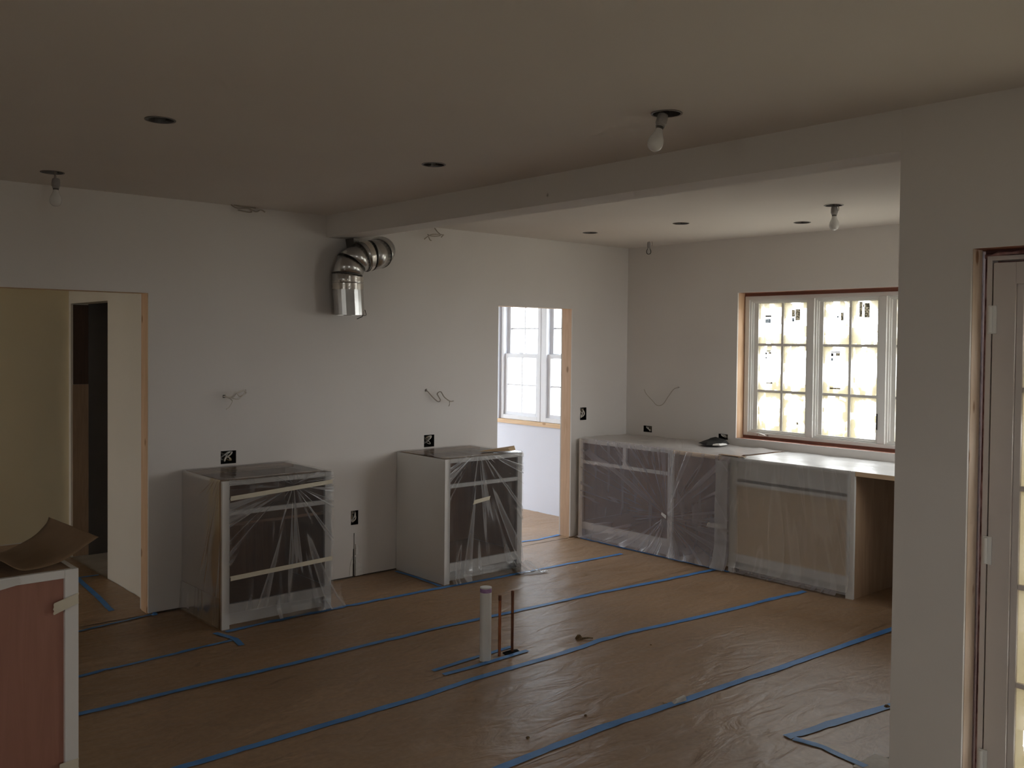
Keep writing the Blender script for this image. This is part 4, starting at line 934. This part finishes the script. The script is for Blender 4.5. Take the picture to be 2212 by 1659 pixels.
# pipe stubs
pv = empty('drain_pipe', (3.226, -1.985, 0)); tag(pv, 'white plastic drain stub with purple primer ring standing in the floor', 'pipe')
pvp = MB().lathe([(.0315, .001), (.0315, .376)], (3.226, -1.985, 0), (0, 0, 1), 28).build('pipe', 'pvc', pv, smooth=False)
MB().lathe([(.0318, .376), (.0319, .378), (.0319, .397), (.0316, .398)], (3.226, -1.985, 0), (0, 0, 1), 28, False, False).build('primer_ring', 'primer', pvp)
MB().lathe([(.0314, .3765), (.0318, .398), (.0318, .403), (.028, .4045)], (3.226, -1.985, 0), (0, 0, 1), 28).build('cap', 'pvc', pvp)
for x, y, h, mt, lb in ((3.332, -1.979, .340, 'copper', 'shorter bright copper stub next to the white drain stub'), (3.429, -1.974, .348, 'copperdark', 'darker copper stub standing in the hole right of its twin')):
    r = empty('copper_pipe', (x, y, 0)); tag(r, lb, 'pipe', 'copper water stubs')
    cp = MB().lathe([(.0080, .001), (.0080, h-.03)], (x, y, 0), (0, 0, 1), 16).build('pipe', mt, r)
    MB().lathe([(.0088, h-.0295), (.0088, h-.003), (.007, h)], (x, y, 0), (0, 0, 1), 16).build('end_cap', 'copperdark', cp)
MB().rings([[(3.36, -1.995, .0062), (3.46, -2.01, .0062), (3.478, -1.965, .0062), (3.44, -1.945, .0062), (3.37, -1.955, .0062)], [(3.37, -1.993, .0085), (3.455, -2.003, .0085), (3.468, -1.966, .0085), (3.437, -1.95, .0085), (3.376, -1.958, .0085)]]).build('rubber_gasket', 'rubber')
tag(bpy.data.objects['rubber_gasket'], 'dark patch of rubber around the foot of the right copper stub', 'gasket')

# floor debris
def crumb(x, y, s, mat, label, h=.6):
    mb = MB(); R = []
    for k, (rr, zz) in enumerate(((1, 0), (.9, .5), (.4, 1))):
        R.append([(x+s*rr*(1+.4*noise.noise((j, k, x*9)))*math.cos(j*1.05), y+s*rr*(1+.4*noise.noise((j, k+4, y*9)))*math.sin(j*1.05), max(hgt(x, y), .001)+.003+s*h*zz) for j in range(6)])
    mb.rings(R); return tag(mb.build('scrap', mat), label, 'scrap', 'small scraps on the floor paper')
crumb(3.875, -2.055, .022, 'debris', 'curled dark wood shaving on the floor right of the pipe stubs', 1.1)
mb = MB(); z = hgt(3.92, -2.09)+.006; mb.tube([(3.885, -2.07, z), (3.91, -2.09, z+.004), (3.94, -2.105, z)], lambda t: .007-.004*t, 6); tag(mb.build('scrap', 'debris', smooth=True), 'thin dark splinter beside the curled wood shaving', 'scrap', 'small scraps on the floor paper')
z = hgt(3.55, -3.03)+.005
mb = MB(); mb.rings([[(3.52, -3.045, z), (3.60, -3.055, z), (3.605, -3.032, z), (3.53, -3.02, z)], [(3.545, -3.04, z+.012), (3.598, -3.052, z+.022), (3.602, -3.036, z+.022), (3.55, -3.026, z+.012)]])
tag(mb.build('drywall_chip', 'whitechip'), 'white drywall chip lying on the near tape line', 'scrap', 'small scraps on the floor paper')
crumb(3.50, -3.005, .012, 'tan', 'tan splinter left of the white chip on the tape', .5)
crumb(3.098, -2.867, .008, 'debris', 'tiny dark crumb in the middle of the near paper')
crumb(2.73, -2.875, .010, 'debris', 'dark crumb at the lower middle of the picture')
crumb(4.112, -2.397, .007, 'debris', 'tiny dark crumb right of the pipe stubs')
crumb(4.28, -3.715, .014, 'debris', 'dark crumb at the tape end by the door wall', .8)
crumb(2.168, -.03, .020, 'blue', 'crumpled ball of blue tape at the foot of the opening jamb', .7)
o = tag(MB().box((3.57, -4.05, .002), (3.75, -3.93, .006)).build('dust_patch', 'gyp'), 'pale dusty drywall scrap on the floor by the door wall end', 'scrap', 'small scraps on the floor paper')

# tree outside the far-room window
tr = empty('tree', (16.5, 8.6, -.5)); tag(tr, 'pale leafy tree outside the far room window', 'tree')
MB().tube([(16.5, 8.6, -.5), (16.6, 8.6, 2), (16.4, 8.7, 4.5)], lambda t: .22-.12*t, 10).build('trunk', 'bark', tr, smooth=True)
mb = MB()
for k in range(420):
    a = random.uniform(0, 6.28); e = random.uniform(-1, 1); rr = 1.9*random.random()**.4
    c = Vector((16.5+rr*math.cos(a)*math.sqrt(1-e*e), 8.6+rr*math.sin(a)*math.sqrt(1-e*e), 4.6+1.7*e*rr/1.9*1.4))
    u_ = Vector((random.gauss(0, 1), random.gauss(0, 1), random.gauss(0, 1))).normalized()*.16; v_ = u_.cross(Vector((random.gauss(0, 1), random.gauss(0, 1), 1))).normalized()*.09
    mb.quad(c-u_, c+v_, c+u_, c-v_)
tag(mb.build('crown', 'leafg', tr), kind='stuff')

for o in bpy.data.objects:
    if '_o' in o: del o['_o']
